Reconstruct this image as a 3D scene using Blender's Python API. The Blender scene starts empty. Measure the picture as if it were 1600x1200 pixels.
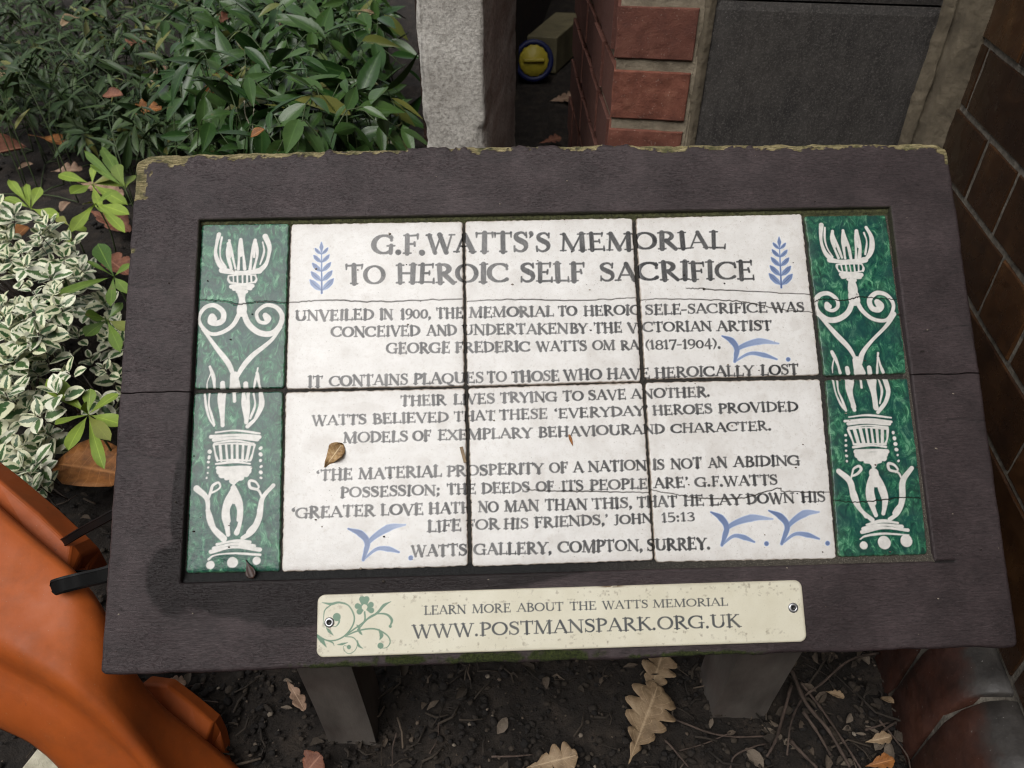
import bpy, math, random
import numpy as np
from mathutils import Vector
sc = bpy.context.scene
C = sc.collection
R_ = math.radians
# ------------------------------------------------------------------ camera
CAMP = np.array([-0.0553, -0.5251, 0.82])
W = np.array([[0.9995147683062309, -0.01735877723623207, 0.025863116413232717],
              [-0.031039537945854005, -0.6244571293553874, 0.7804420802861265],
              [0.0026028872141230907, -0.7808661642369271, -0.6246929313895417]])   # columns: right, down, forward
from mathutils import Matrix
cd = bpy.data.cameras.new('camera'); cam = bpy.data.objects.new('camera', cd); C.objects.link(cam)
cd.sensor_width = 36; cd.lens = 27.0; cd.clip_start = .02; cd.clip_end = 500
cam.matrix_world = Matrix(((W[0,0], -W[0,1], -W[0,2], CAMP[0]), (W[1,0], -W[1,1], -W[1,2], CAMP[1]), (W[2,0], -W[2,1], -W[2,2], CAMP[2]), (0,0,0,1)))
cd.dof.use_dof = True; cd.dof.focus_distance = .69; cd.dof.aperture_fstop = 14.0
sc.camera = cam
# ------------------------------------------------------------------ light
SUN_EL, SUN_AZ = R_(57), R_(-32)          # overcast noon, brightest part of the cloud high behind the viewer's left shoulder
w = bpy.data.worlds.new("World"); sc.world = w; w.use_nodes = True
nt = w.node_tree; bg = nt.nodes['Background']
sky = nt.nodes.new('ShaderNodeTexSky'); sky.sky_type = 'NISHITA'; sky.sun_disc = False
sky.sun_elevation = SUN_EL; sky.sun_rotation = R_(180) + SUN_AZ * -1
sky.air_density = 1.0; sky.dust_density = 4.0; sky.ozone_density = 1.0
hs = nt.nodes.new('ShaderNodeHueSaturation'); hs.inputs['Saturation'].default_value = .22
nt.links.new(sky.outputs[0], hs.inputs['Color']); nt.links.new(hs.outputs[0], bg.inputs['Color'])
bg.inputs['Strength'].default_value = .11
sd = bpy.data.lights.new('sun', 'SUN'); sd.energy = 1.5; sd.angle = R_(45); sd.color = (1, .98, .95)
so = bpy.data.objects.new('sun', sd); C.objects.link(so)
# direction towards the sun
SD = Vector((math.sin(SUN_AZ)*math.cos(SUN_EL), -math.cos(SUN_AZ)*math.cos(SUN_EL), math.sin(SUN_EL)))
so.rotation_euler = SD.to_track_quat('Z', 'Y').to_euler()
sc.cycles.filter_width = 1.1
vs = sc.view_settings; vs.view_transform = 'Standard'; vs.look = 'None'; vs.gamma = 1; vs.exposure = 0.22
# ------------------------------------------------------------------ frames
BC = np.array([0, 0, 0.3988]); BX = np.array([1., 0, .0077]); BY = np.array([-.005, .7585, .6516]); BN = np.array([-.0058, -.6516, .7585])
DD = np.array([.1617, .9868, 0]); RR = np.array([.9868, -.1617, 0]); UZ = np.array([0, 0, 1.])
def bw(P):                       # board millimetres -> world
    P = np.asarray(P, float); return BC + (P[:, :1]*BX + P[:, 1:2]*BY + P[:, 2:3]*BN)/1000
def wl(X, D, z):                 # wall frame (along wall, away from viewer, up) -> world
    return np.array([CAMP[0], CAMP[1], 0]) + X*RR + D*DD + z*UZ
def ray(px, py): return W @ np.array([(px-800)/1200., (py-600)/1200., 1.])
def gp(px, py, z=0.):            # point of the horizontal plane z
    d = ray(px, py); return CAMP + d*((z-CAMP[2])/d[2])
def dp(px, py, d): return CAMP + ray(px, py)*d
# ------------------------------------------------------------------ noise
def _lat(seed): return np.random.RandomState(seed).rand(256, 256)
_L = {}
def vn(x, y, seed=0):
    if seed not in _L: _L[seed] = _lat(seed)
    L = _L[seed]; x = np.asarray(x, float); y = np.asarray(y, float)
    xi = np.floor(x).astype(int); yi = np.floor(y).astype(int); fx = x-xi; fy = y-yi
    fx = fx*fx*(3-2*fx); fy = fy*fy*(3-2*fy)
    a = L[xi % 256, yi % 256]; b = L[(xi+1) % 256, yi % 256]; c = L[xi % 256, (yi+1) % 256]; d = L[(xi+1) % 256, (yi+1) % 256]
    return (a*(1-fx)+b*fx)*(1-fy)+(c*(1-fx)+d*fx)*fy
def fbm(x, y, seed=0, o=4):
    s = 0; a = .5; t = 0
    for k in range(o): s = s + a*vn(x*2**k, y*2**k, seed+k); t += a; a *= .5
    return s/t
# ------------------------------------------------------------------ objects
def tag(o, label=None, cat=None, group=None, kind=None):
    if label: o['label'] = label
    if cat: o['category'] = cat
    if group: o['group'] = group
    if kind: o['kind'] = kind
    return o
def empty(name, loc, label, cat, group=None):
    o = bpy.data.objects.new(name, None); C.objects.link(o); o.location = tuple(loc); o.empty_display_size = .05
    return tag(o, label, cat, group)
def wloc(o):
    v = np.zeros(3)
    while o is not None: v += np.array(o.location); o = o.parent
    return v
def obj(name, V, F, mat, parent=None, col=None, vec=None, smooth=True, fm=None, origin=None):
    """one mesh object; V world coordinates; F list of faces or an int array of quads; col/vec point attributes"""
    V = np.asarray(V, float)
    base = wloc(parent) if parent is not None else (V.mean(0) if origin is None else np.asarray(origin))
    V = V-base
    me = bpy.data.meshes.new(name)
    if isinstance(F, np.ndarray):
        n = F.shape[1]; me.vertices.add(len(V)); me.vertices.foreach_set('co', V.astype(np.float32).ravel())
        me.loops.add(F.size); me.loops.foreach_set('vertex_index', F.astype(np.int32).ravel())
        me.polygons.add(len(F)); me.polygons.foreach_set('loop_start', np.arange(0, F.size, n, dtype=np.int32))
        me.polygons.foreach_set('loop_total', np.full(len(F), n, dtype=np.int32))
        me.update(calc_edges=True)
    else:
        me.from_pydata([tuple(v) for v in V], [], [tuple(f) for f in F]); me.update()
    if smooth: me.polygons.foreach_set('use_smooth', np.ones(len(me.polygons), dtype=bool))
    for m in (mat if isinstance(mat, (list, tuple)) else [mat]): me.materials.append(m)
    if fm is not None: me.polygons.foreach_set('material_index', np.asarray(fm, dtype=np.int32))
    if col is not None:
        a = me.attributes.new('paint', 'FLOAT_COLOR', 'POINT'); c = np.ones((len(V), 4), np.float32); c[:, :np.shape(col)[1]] = col
        a.data.foreach_set('color', c.ravel())
    if vec is not None:
        a = me.attributes.new('bco', 'FLOAT_VECTOR', 'POINT'); a.data.foreach_set('vector', np.asarray(vec, np.float32).ravel())
    o = bpy.data.objects.new(name, me); C.objects.link(o)
    if parent is not None: o.parent = parent
    else: o.location = tuple(base)
    return o
def bevel(o, wd, seg=2):
    m = o.modifiers.new('bevel', 'BEVEL'); m.width = wd; m.segments = seg; m.limit_method = 'ANGLE'; m.angle_limit = R_(35); return o
def grid_faces(nx, ny):
    i = np.arange(nx-1)[:, None]; j = np.arange(ny-1)[None, :]
    a = i*ny+j; return np.stack([a, a+ny, a+ny+1, a+1], -1).reshape(-1, 4)
def skirt(V, F, drop_fn):
    """extrude the open boundary of a quad sheet by drop_fn(V)->V2"""
    E = np.concatenate([F[:, [0, 1]], F[:, [1, 2]], F[:, [2, 3]], F[:, [3, 0]]])
    key = np.sort(E, 1); k = key[:, 0].astype(np.int64)*len(V)+key[:, 1]
    u, inv, cnt = np.unique(k, return_inverse=True, return_counts=True)
    B = E[cnt[inv] == 1]; ids = np.unique(B); mp = np.full(len(V), -1); mp[ids] = len(V)+np.arange(len(ids))
    V2 = drop_fn(V[ids]); Q = np.stack([B[:, 1], B[:, 0], mp[B[:, 0]], mp[B[:, 1]]], 1)
    return np.concatenate([V, V2]), np.concatenate([F, Q]), ids
class MB:
    def __init__(s): s.v = []; s.f = []; s.c = []; s.m = []; s.n = 0
    def add(s, V, F, col=None, m=0):
        V = np.asarray(V, float).reshape(-1, 3); s.v.append(V); s.f += [tuple(int(i)+s.n for i in f) for f in F]; s.m += [m]*len(F)
        c = np.zeros((len(V), 4)); c[:, 3] = 1
        if col is not None: col = np.asarray(col, float); c[:, :col.shape[-1]] = col
        s.c.append(c); s.n += len(V)
    def build(s, name, mat, parent=None, smooth=True): return obj(name, np.concatenate(s.v), s.f, mat, parent, col=np.concatenate(s.c), smooth=smooth, fm=s.m)
BOXF = [(0,3,2,1),(4,5,6,7),(0,1,5,4),(1,2,6,5),(2,3,7,6),(3,0,4,7)]
def hexa(b, t): return np.array(list(b)+list(t)), BOXF
def wbox(X0, X1, D0, D1, z0, z1):
    return hexa([wl(X0,D0,z0),wl(X1,D0,z0),wl(X1,D1,z0),wl(X0,D1,z0)], [wl(X0,D0,z1),wl(X1,D0,z1),wl(X1,D1,z1),wl(X0,D1,z1)])
def tube(pts, rad, n=6, jit=0, rng=None):
    pts = [np.asarray(p, float) for p in pts]; V = []; F = []
    for i, p in enumerate(pts):
        t = pts[min(i+1, len(pts)-1)]-pts[max(i-1, 0)]; t = t/(np.linalg.norm(t)+1e-9)
        a = np.cross(t, UZ if abs(t[2]) < .9 else RR); a /= np.linalg.norm(a); b = np.cross(t, a)
        r = rad[i] if hasattr(rad, '__len__') else rad
        for k in range(n):
            th = 2*math.pi*k/n; q = r*(1+(rng.uniform(-jit, jit) if rng else 0)); V.append(p+q*(a*math.cos(th)+b*math.sin(th)))
    for i in range(len(pts)-1):
        for k in range(n): F.append((i*n+k, i*n+(k+1) % n, (i+1)*n+(k+1) % n, (i+1)*n+k))
    F.append(tuple(range(n-1, -1, -1))); F.append(tuple((len(pts)-1)*n+k for k in range(n)))
    return np.array(V), F
def spline(pts, n=8):
    P = np.asarray(pts, float); 
    if len(P) < 3: return np.array([P[0]+(P[-1]-P[0])*t for t in np.linspace(0, 1, n)])
    Q = np.concatenate([[2*P[0]-P[1]], P, [2*P[-1]-P[-2]]]); out = []
    for i in range(len(P)-1):
        p0, p1, p2, p3 = Q[i:i+4]
        for t in np.linspace(0, 1, n, endpoint=False):
            out.append(.5*((2*p1)+(-p0+p2)*t+(2*p0-5*p1+4*p2-p3)*t*t+(-p0+3*p1-3*p2+p3)*t**3))
    out.append(P[-1]); return np.array(out)
# ------------------------------------------------------------------ materials
class NT:
    def __init__(s, name):
        s.m = bpy.data.materials.new(name); s.m.use_nodes = True; s.t = s.m.node_tree; s.b = s.t.nodes['Principled BSDF']
        s._tc = None
    def n(s, ty, **k):
        x = s.t.nodes.new(ty)
        for a, b in k.items(): setattr(x, a, b)
        return x
    def l(s, a, b): s.t.links.new(a, b)
    def coord(s, attr=None):
        if attr: x = s.n('ShaderNodeAttribute', attribute_name=attr); return x.outputs['Vector']
        if s._tc is None: s._tc = s.n('ShaderNodeTexCoord')
        return s._tc.outputs['Object']
    def geo(s):                                   # world position
        return s.n('ShaderNodeNewGeometry').outputs['Position']
    def noise(s, scale, vec, detail=6, rough=.6, stretch=None):
        if stretch:
            mp = s.n('ShaderNodeMapping'); mp.inputs['Scale'].default_value = stretch; s.l(vec, mp.inputs['Vector']); vec = mp.outputs[0]
        x = s.n('ShaderNodeTexNoise'); x.inputs['Scale'].default_value = scale; x.inputs['Detail'].default_value = detail; x.inputs['Roughness'].default_value = rough
        s.l(vec, x.inputs['Vector']); return x.outputs['Fac']
    def ramp(s, fac, stops):
        x = s.n('ShaderNodeValToRGB'); e = x.color_ramp.elements
        while len(e) < len(stops): e.new(.5)
        for k, (p, c) in enumerate(stops): e[k].position = p; e[k].color = (*c, 1) if hasattr(c, '__len__') else (c, c, c, 1)
        s.l(fac, x.inputs[0]); return x.outputs[0]
    def mix(s, fac, a, b, mode='MIX'):
        x = s.n('ShaderNodeMix', data_type='RGBA', blend_type=mode)
        for sock, v in ((x.inputs[0], fac), (x.inputs[6], a), (x.inputs[7], b)):
            if hasattr(v, 'is_output'): s.l(v, sock)
            elif hasattr(v, '__len__'): sock.default_value = (*v, 1)
            else: sock.default_value = v
        return x.outputs[2]
    def math(s, op, a, b=0.):
        x = s.n('ShaderNodeMath', operation=op)
        for sock, v in ((x.inputs[0], a), (x.inputs[1], b)):
            if hasattr(v, 'is_output'): s.l(v, sock)
            else: sock.default_value = v
        return x.outputs[0]
    def sep(s, name='paint'):
        a = s.n('ShaderNodeAttribute', attribute_name=name); q = s.n('ShaderNodeSeparateColor'); s.l(a.outputs['Color'], q.inputs[0])
        return q.outputs[0], q.outputs[1], q.outputs[2], a.outputs['Alpha']
    def bump(s, h, strength, dist=.001, prev=None):
        x = s.n('ShaderNodeBump'); x.inputs['Strength'].default_value = strength; x.inputs['Distance'].default_value = dist
        s.l(h, x.inputs['Height'])
        if prev is not None: s.l(prev, x.inputs['Normal'])
        return x.outputs[0]
    def out(s, color=None, rough=None, normal=None, **k):
        for nm, v in (('Base Color', color), ('Roughness', rough), ('Normal', normal)):
            if v is None: continue
            sock = s.b.inputs[nm]
            if hasattr(v, 'is_output'): s.l(v, sock)
            elif hasattr(v, '__len__'): sock.default_value = (*v, 1)
            else: sock.default_value = v
        for kk, v in k.items(): s.b.inputs[kk.replace('_', ' ')].default_value = v
        return s.m
M = {}
def mats():
    # white tin glaze with hand painting: R ink, G blue, B stain, A crack
    t = NT('white_glaze'); v = t.coord('bco'); r, g, b, a = t.sep()
    base = t.ramp(t.noise(.05, v, 4), [(.3, (.71,.69,.66)), (.7, (.80,.785,.76))])
    base = t.mix(t.ramp(t.noise(.22, v, 8, .78), [(.50, 0.), (.75, .7)]), base, (.55,.51,.46)); base = t.mix(t.ramp(t.noise(2.2, v, 3, .6), [(.60, 0.), (.72, .5)]), base, (.42,.38,.33))
    sp = t.ramp(t.noise(.9, v, 3, .5), [(.67, 0.), (.74, .8)]); base = t.mix(sp, base, (.28,.24,.2))
    base = t.mix(b, base, (.24,.17,.11))
    blue = t.ramp(g, [(0., (.55,.62,.78)), (.45, (.20,.27,.44)), (1., (.03,.05,.16))])
    base = t.mix(t.ramp(g, [(0., 0.), (.12, 1.)]), base, blue)
    ink = t.math('MULTIPLY', r, t.ramp(t.noise(.55, v, 5, .7, (1, .4, 1)), [(.3, .88), (.5, 1.)]))
    base = t.mix(ink, base, (.012,.013,.016))
    base = t.mix(a, base, (.03,.025,.02))
    n1 = t.bump(t.noise(.12, v, 3), .25, .0008); n1 = t.bump(t.noise(1.1, v, 4), .22, .0003, n1)
    M['white'] = t.out(base, t.ramp(t.noise(.3, v, 5), [(.3, .12), (.7, .26)]), n1, Specular_IOR_Level=.36)
    # green glaze: R white reserve, G dark halo, B stain, A crack
    t = NT('green_glaze'); v = t.coord('bco'); r, g, b, a = t.sep()
    f = t.noise(.13, v, 6, .62, (1, .6, 1)); f.node.inputs['Distortion'].default_value = 1.6
    base = t.ramp(f, [(.34, (.004,.038,.029)), (.45, (.010,.082,.050)), (.55, (.032,.17,.092)), (.66, (.15,.38,.22))])
    base = t.mix(t.ramp(t.noise(.06, v, 4), [(.42, 0.), (.62, .75)]), base, (.008,.055,.055))
    base = t.mix(g, base, (.006,.05,.042))
    wh = t.ramp(t.noise(.2, v, 6), [(.3, (.60,.585,.545)), (.65, (.75,.73,.69))])
    base = t.mix(r, base, wh); base = t.mix(b, base, (.11,.085,.05)); base = t.mix(a, base, (.012,.012,.01))
    n1 = t.bump(t.noise(.11, v, 3), .3, .001); n1 = t.bump(t.noise(.8, v, 4), .12, .0004, n1)
    M['green'] = t.out(base, t.ramp(t.noise(.25, v, 4), [(.3, .10), (.7, .22)]), n1, Specular_IOR_Level=.28)
    # painted timber: R bare, G wet, B moss, A groove
    t = NT('painted_timber'); v = t.coord('bco'); r, g, b, a = t.sep()
    grain = t.noise(.35, v, 8, .68, (.10, 1.25, 1)); fine = t.noise(1.5, v, 6, .7, (.30, 1, 1)); patch = t.ramp(t.noise(.028, v, 5, .6, (.6, 1, 1)), [(.42, .12), (.60, 1.)])
    blot = t.noise(.02, v, 4)
    base = t.ramp(blot, [(.32, (.033,.0225,.0235)), (.68, (.056,.040,.0415))])
    base = t.mix(t.math('MULTIPLY', patch, t.ramp(fine, [(.34, .8), (.45, 0.)])), base, (.012,.010,.010))
    base = t.mix(t.ramp(t.noise(.9, v, 2), [(.745, 0.), (.77, .8)]), base, (.2,.19,.18))
    base = t.mix(t.ramp(t.noise(.8, v, 6, .7, (.06, 1.3, 1)), [(.3, .45), (.5, 0.)]), base, (.018,.014,.014)); base = t.mix(1., base, t.ramp(t.noise(.9, v, 7, .78, (.22, 1, 1)), [(.30, .42), (.5, 1.), (.72, 1.55)]), 'MULTIPLY'); base = t.mix(1., base, t.ramp(t.noise(.05, v, 5, .65), [(.3, .75), (.7, 1.2)]), 'MULTIPLY')
    base = t.mix(g, base, (.008,.0055,.0055))
    wood = t.ramp(t.noise(.7, v, 8, .78, (.16, 1.5, 1)), [(.32, (.018,.017,.008)), (.45, (.17,.14,.066)), (.58, (.37,.31,.165)), (.75, (.55,.49,.33))]); wood = t.mix(t.ramp(t.noise(.06, v, 5, .7), [(.46, 0.), (.62, .8)]), wood, (.045,.05,.018))
    base = t.mix(r, base, wood)
    base = t.mix(b, base, t.ramp(t.noise(.6, v, 5), [(.35, (.010,.014,.004)), (.7, (.05,.062,.016))]))
    base = t.mix(a, base, (.006,.005,.005))
    rough = t.mix(g, t.ramp(t.noise(.9, v, 7, .78, (.22, 1, 1)), [(.3, .62), (.65, .34)]), (.24,.24,.24)); rough = t.mix(r, rough, (.85,.85,.85)); rough = t.mix(b, rough, (1,1,1))
    crk = t.noise(.8, v, 7, .75, (.38, 1.1, 1))
    n1 = t.bump(grain, .38, .0014); n1 = t.bump(t.mix(patch, (.5,.5,.5), t.ramp(crk, [(.38, 0.), (.46, 1.)])), .5, .0006, n1); n1 = t.bump(t.noise(1.6, v, 6, .75, (.5, 1, 1)), .75, .0006, n1)
    M['timber'] = t.out(base, rough, n1, Specular_IOR_Level=.3); t.l(t.ramp(g, [(0., .34), (1., .2)]), t.b.inputs['Specular IOR Level'])
    t = NT('grout'); v = t.coord('bco'); r, g, b, a = t.sep()
    base = t.ramp(t.noise(.9, v, 6, .7), [(.3, (.018,.015,.011)), (.55, (.075,.065,.05)), (.72, (.26,.235,.19))])
    base = t.mix(r, base, t.ramp(t.noise(.35, v, 6), [(.3, (.022,.022,.010)), (.7, (.11,.115,.045))]))
    base = t.mix(g, base, (.012,.012,.012))
    M['grout'] = t.out(base, .9, t.bump(t.noise(1.2, v, 6), .9, .001))
    t = NT('plate_print'); v = t.coord('bco'); r, g, b, a = t.sep()
    base = t.ramp(t.noise(.04, v, 5), [(.3, (.66,.62,.48)), (.7, (.74,.705,.57))])
    base = t.mix(t.ramp(t.noise(.9, v, 8, .85), [(.55, 0.), (.75, .5)]), base, (.36,.30,.18))
    base = t.mix(t.ramp(t.noise(1.0, v, 2), [(.72, 0.), (.76, .7)]), base, (.12,.10,.07))
    base = t.mix(b, base, (.16,.11,.06)); base = t.mix(g, base, (.075,.20,.125)); base = t.mix(r, base, (.035,.042,.05))
    M['plate'] = t.out(base, .38, t.bump(t.noise(.5, v, 5), .1, .0004))
    t = NT('screw_steel'); M['steel'] = t.out((.42,.42,.43), .35, None, Metallic=.8)
    t = NT('screw_socket'); M['socket'] = t.out((.02,.02,.02), .5)
    # soil
    t = NT('soil'); v = t.geo(); n = t.noise(22, v, 10, .72)
    base = t.ramp(n, [(.3, (.007,.005,.0036)), (.5, (.021,.0155,.0115)), (.66, (.05,.037,.027)), (.8, (.11,.085,.064))])
    M['soil'] = t.out(base, .92, t.bump(t.noise(140, v, 8, .7), 1., .006))
    t = NT('soil_crumb'); v = t.geo(); r, g, b, a = t.sep()
    base = t.ramp(r, [(.0, (.009,.007,.006)), (.5, (.022,.0165,.012)), (.85, (.05,.038,.027)), (.96, (.12,.09,.065)), (1., (.27,.23,.18))])
    M['crumb'] = t.out(base, .9, t.bump(t.noise(300, v, 5), .8, .002))
    # brick, mortar, slate, glazed brick, concrete
    t = NT('red_brick'); v = t.geo(); r, g, b, a = t.sep()
    base = t.ramp(t.noise(38, v, 9, .7), [(.3, (.10,.032,.020)), (.5, (.20,.066,.040)), (.72, (.29,.12,.075))])
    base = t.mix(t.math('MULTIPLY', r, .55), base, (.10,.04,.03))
    base = t.mix(t.ramp(t.noise(320, v, 4), [(.62, 0.), (.72, .5)]), base, (.40,.30,.24))
    M['brick'] = t.out(base, .9, t.bump(t.noise(420, v, 5, .7), .6, .0015, t.bump(t.noise(110, v, 8, .75), .6, .0025)))
    t = NT('lime_mortar'); v = t.geo()
    base = t.ramp(t.noise(30, v, 8, .7), [(.3, (.15,.122,.085)), (.6, (.31,.262,.19)), (.8, (.46,.40,.30))])
    M['mortar'] = t.out(base, .95, t.bump(t.noise(160, v, 7, .7), .9, .003))
    t = NT('mortar_strip'); v = t.geo()
    base = t.ramp(t.noise(30, v, 8, .7), [(.3, (.075,.060,.040)), (.6, (.15,.122,.083)), (.8, (.24,.205,.15))])
    M['strip'] = t.out(base, .95, t.bump(t.noise(200, v, 7, .75), .8, .002))
    t = NT('slate'); v = t.geo()
    base = t.ramp(t.noise(5, v, 6), [(.3, (.016,.0155,.016)), (.7, (.042,.037,.033))])
    base = t.mix(t.ramp(t.noise(60, v, 9, .75, (1, 1, .45)), [(.42, 0.), (.75, .5)]), base, (.11,.10,.09))
    base = t.mix(t.ramp(t.noise(420, v, 5, .7), [(.50, 0.), (.66, .65)]), base, (.12,.11,.10)); base = t.mix(t.ramp(t.noise(260, v, 3), [(.70, 0.), (.74, .8)]), base, (.24,.23,.22))
    M['slate'] = t.out(base, .62, t.bump(t.noise(220, v, 8, .7), .6, .0014))
    t = NT('brown_glaze'); v = t.geo(); r, g, b, a = t.sep()
    base = t.ramp(t.noise(16, v, 8, .6), [(.3, (.030,.013,.0055)), (.55, (.078,.034,.0125)), (.75, (.15,.07,.024))])
    base = t.mix(t.math('MULTIPLY', r, .75), base, (.012,.006,.004))
    scr = t.ramp(t.noise(55, v, 4, .6, (1, 1, .5)), [(.68, 0.), (.74, .28)]); base = t.mix(scr, base, (.15,.12,.09))
    base = t.mix(g, base, (.075,.04,.018))
    M['bglaze'] = t.out(base, t.ramp(t.noise(30, v, 5), [(.3, .16), (.7, .36)]), t.bump(t.noise(20, v, 4), .35, .003), Coat_Weight=.2)
    t = NT('dirty_joint'); v = t.geo(); base = t.ramp(t.noise(120, v, 6), [(.3, (.07,.06,.048)), (.7, (.24,.215,.175))]); M['joint'] = t.out(base, .95, t.bump(t.noise(200, v, 5), .8, .002))
    t = NT('plinth_brick'); v = t.geo(); r, g, b, a = t.sep()
    red = t.ramp(t.noise(28, v, 8, .65), [(.3, (.024,.010,.007)), (.55, (.068,.024,.015)), (.78, (.12,.048,.03))])
    gry = t.ramp(t.noise(40, v, 8, .7), [(.3, (.018,.016,.015)), (.7, (.062,.056,.05))])
    f = t.math('ADD', g, t.math('MULTIPLY', t.math('SUBTRACT', t.noise(18, v, 5), .5), 1.3))
    base = t.mix(t.ramp(f, [(.35, 0.), (.6, 1.)]), red, gry); base = t.mix(t.math('MULTIPLY', r, .4), base, (.02,.015,.012))
    base = t.mix(t.ramp(t.noise(330, v, 2), [(.72, 0.), (.75, .7)]), base, (.3,.29,.27))
    M['plinth'] = t.out(base, t.ramp(t.noise(50, v, 5), [(.3, .38), (.7, .7)]), t.bump(t.noise(90, v, 7), .5, .002))
    t = NT('weathered_concrete'); v = t.geo()
    base = t.ramp(t.noise(14, v, 8, .65), [(.28, (.40,.37,.33)), (.6, (.60,.57,.52)), (.8, (.70,.67,.62))])
    base = t.mix(t.ramp(t.noise(190, v, 6, .7), [(.38, .6), (.56, 0.)]), base, (.19,.17,.145))
    zz = t.n('ShaderNodeSeparateXYZ'); t.l(v, zz.inputs[0])
    base = t.mix(t.ramp(t.noise(420, v, 3), [(.6, 0.), (.7, .6)]), base, (.50,.48,.45))
    M['concrete'] = t.out(base, .9, t.bump(t.noise(120, v, 8, .72), .9, .003))
    t = NT('dark_brick'); v = t.geo(); base = t.ramp(t.noise(25, v, 7), [(.3, (.012,.007,.005)), (.6, (.038,.018,.012)), (.8, (.08,.036,.025))]); M['darkbrick'] = t.out(base, .95, t.bump(t.noise(60, v, 6, .7, (1, 1, 3)), 1., .008))  # near-black brick of the added gap walls and the unseen reflection block
    t = NT('leg_timber'); v = t.geo()
    base = t.ramp(t.noise(20, v, 8, .65, (1, 1, .35)), [(.3, (.065,.056,.048)), (.6, (.15,.131,.114)), (.8, (.22,.195,.17))])
    base = t.mix(t.ramp(t.noise(9, v, 4), [(.5, 0.), (.75, .5)]), base, (.06,.028,.022))
    M['leg'] = t.out(base, .75, t.bump(t.noise(90, v, 7, .7, (1, 1, .2)), .5, .0015))
    # plastics
    t = NT('orange_plastic'); v = t.geo()
    base = t.ramp(t.noise(7, v, 6), [(.3, (.32,.064,.010)), (.7, (.48,.11,.018))])
    base = t.mix(t.ramp(t.noise(24, v, 8, .7), [(.46, 0.), (.75, .6)]), base, (.19,.055,.016))
    base = t.mix(t.ramp(t.noise(45, v, 6, .75, (1, .3, 1)), [(.64, 0.), (.72, .6)]), base, (.06,.03,.018)); base = t.mix(t.ramp(t.noise(520, v, 2), [(.72, 0.), (.76, .5)]), base, (.45,.33,.22))
    M['orange'] = t.out(base, t.ramp(t.noise(40, v, 5), [(.3, .48), (.7, .66)]), t.bump(t.noise(260, v, 4), .2, .0008), Specular_IOR_Level=.3)
    t = NT('black_nylon'); M['nylon'] = t.out((.006,.006,.006), .45, t.bump(t.noise(60, t.geo(), 3), .2, .001), Specular_IOR_Level=.15)
    t = NT('olive_casing'); v = t.geo(); M['olive'] = t.out(t.ramp(t.noise(12, v, 6), [(.3, (.12,.10,.055)), (.7, (.26,.225,.125))]), .7, t.bump(t.noise(60, v, 5), .3, .003))
    t = NT('yellow_plastic'); v = t.geo(); M['yellow'] = t.out(t.ramp(t.noise(20, v, 5), [(.3, (.42,.33,.03)), (.7, (.6,.49,.05))]), .45)
    t = NT('blue_plastic'); M['bluep'] = t.out((.008,.014,.085), .5)
    t = NT('cream_paint'); v = t.geo(); M['cream'] = t.out(t.ramp(t.noise(40, v, 7), [(.3, (.38,.35,.25)), (.6, (.62,.58,.45))]), .8, t.bump(t.noise(120, v, 6), .8, .003))
    # leaves: R across, G along, B random
    def leaf(nm, c0, c1, rough, vein=.5, back=None):
        t = NT(nm); r, g, b, a = t.sep(); v = t.geo()
        base = t.mix(b, c0, c1); base = t.mix(t.ramp(t.noise(60, v, 5), [(.4, 0.), (.8, .35)]), base, tuple(.55*x for x in c0))
        base = t.mix(t.ramp(r, [(.0, vein), (.10, 0.)]), base, tuple(min(1, 1.9*x+.01) for x in c1))
        base = t.mix(t.ramp(t.math('ADD', g, t.math('MULTIPLY', t.noise(25, v, 2), .25)), [(1.08, 0.), (1.13, .8)]), base, (.22,.15,.06))
        base = t.mix(t.ramp(b, [(.93, 0.), (.96, .75)]), base, (.17,.16,.04)); sv = t.math('ABSOLUTE', t.math('SINE', t.math('MULTIPLY', t.math('SUBTRACT', g, t.math('MULTIPLY', r, .2)), 24.)))
        base = t.mix(t.ramp(sv, [(.0, .22), (.16, 0.)]), base, tuple(min(1, 1.5*x+.01) for x in c1))
        base = t.mix(t.ramp(t.noise(38, v, 4, .7), [(.64, 0.), (.70, .6)]), base, (.16,.12,.05))
        wv = t.n('ShaderNodeTexWave'); wv.inputs['Scale'].default_value = 1.0
        m = t.out(base, rough, t.bump(t.noise(90, v, 4), .25, .002))
        t.b.inputs['Specular IOR Level'].default_value = .4
        return m
    M['laurel'] = leaf('laurel_leaf', (.016,.050,.011), (.06,.115,.028), .30, .35)
    M['narrow'] = leaf('narrow_leaf', (.014,.036,.010), (.058,.098,.026), .5, .3)
    M['lime'] = leaf('young_leaf', (.14,.22,.022), (.26,.35,.05), .42, .4)
    M['bronze'] = leaf('older_leaf', (.05,.11,.015), (.15,.23,.035), .4, .4)
    t = NT('variegated_leaf'); r, g, b, a = t.sep(); v = t.geo()
    f = t.math('ADD', r, t.math('MULTIPLY', t.math('SUBTRACT', t.noise(110, v, 6, .72), .5), 1.7))
    f = t.math('ADD', f, t.math('MULTIPLY', g, .25))
    grn = t.mix(b, (.04,.10,.03), (.085,.16,.05)); crm = t.mix(b, (.68,.68,.44), (.80,.80,.63))
    base = t.mix(t.ramp(f, [(.46, 0.), (.54, 1.)]), grn, crm)
    M['varieg'] = t.out(base, .4, t.bump(t.noise(150, v, 4), .2, .002))
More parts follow.
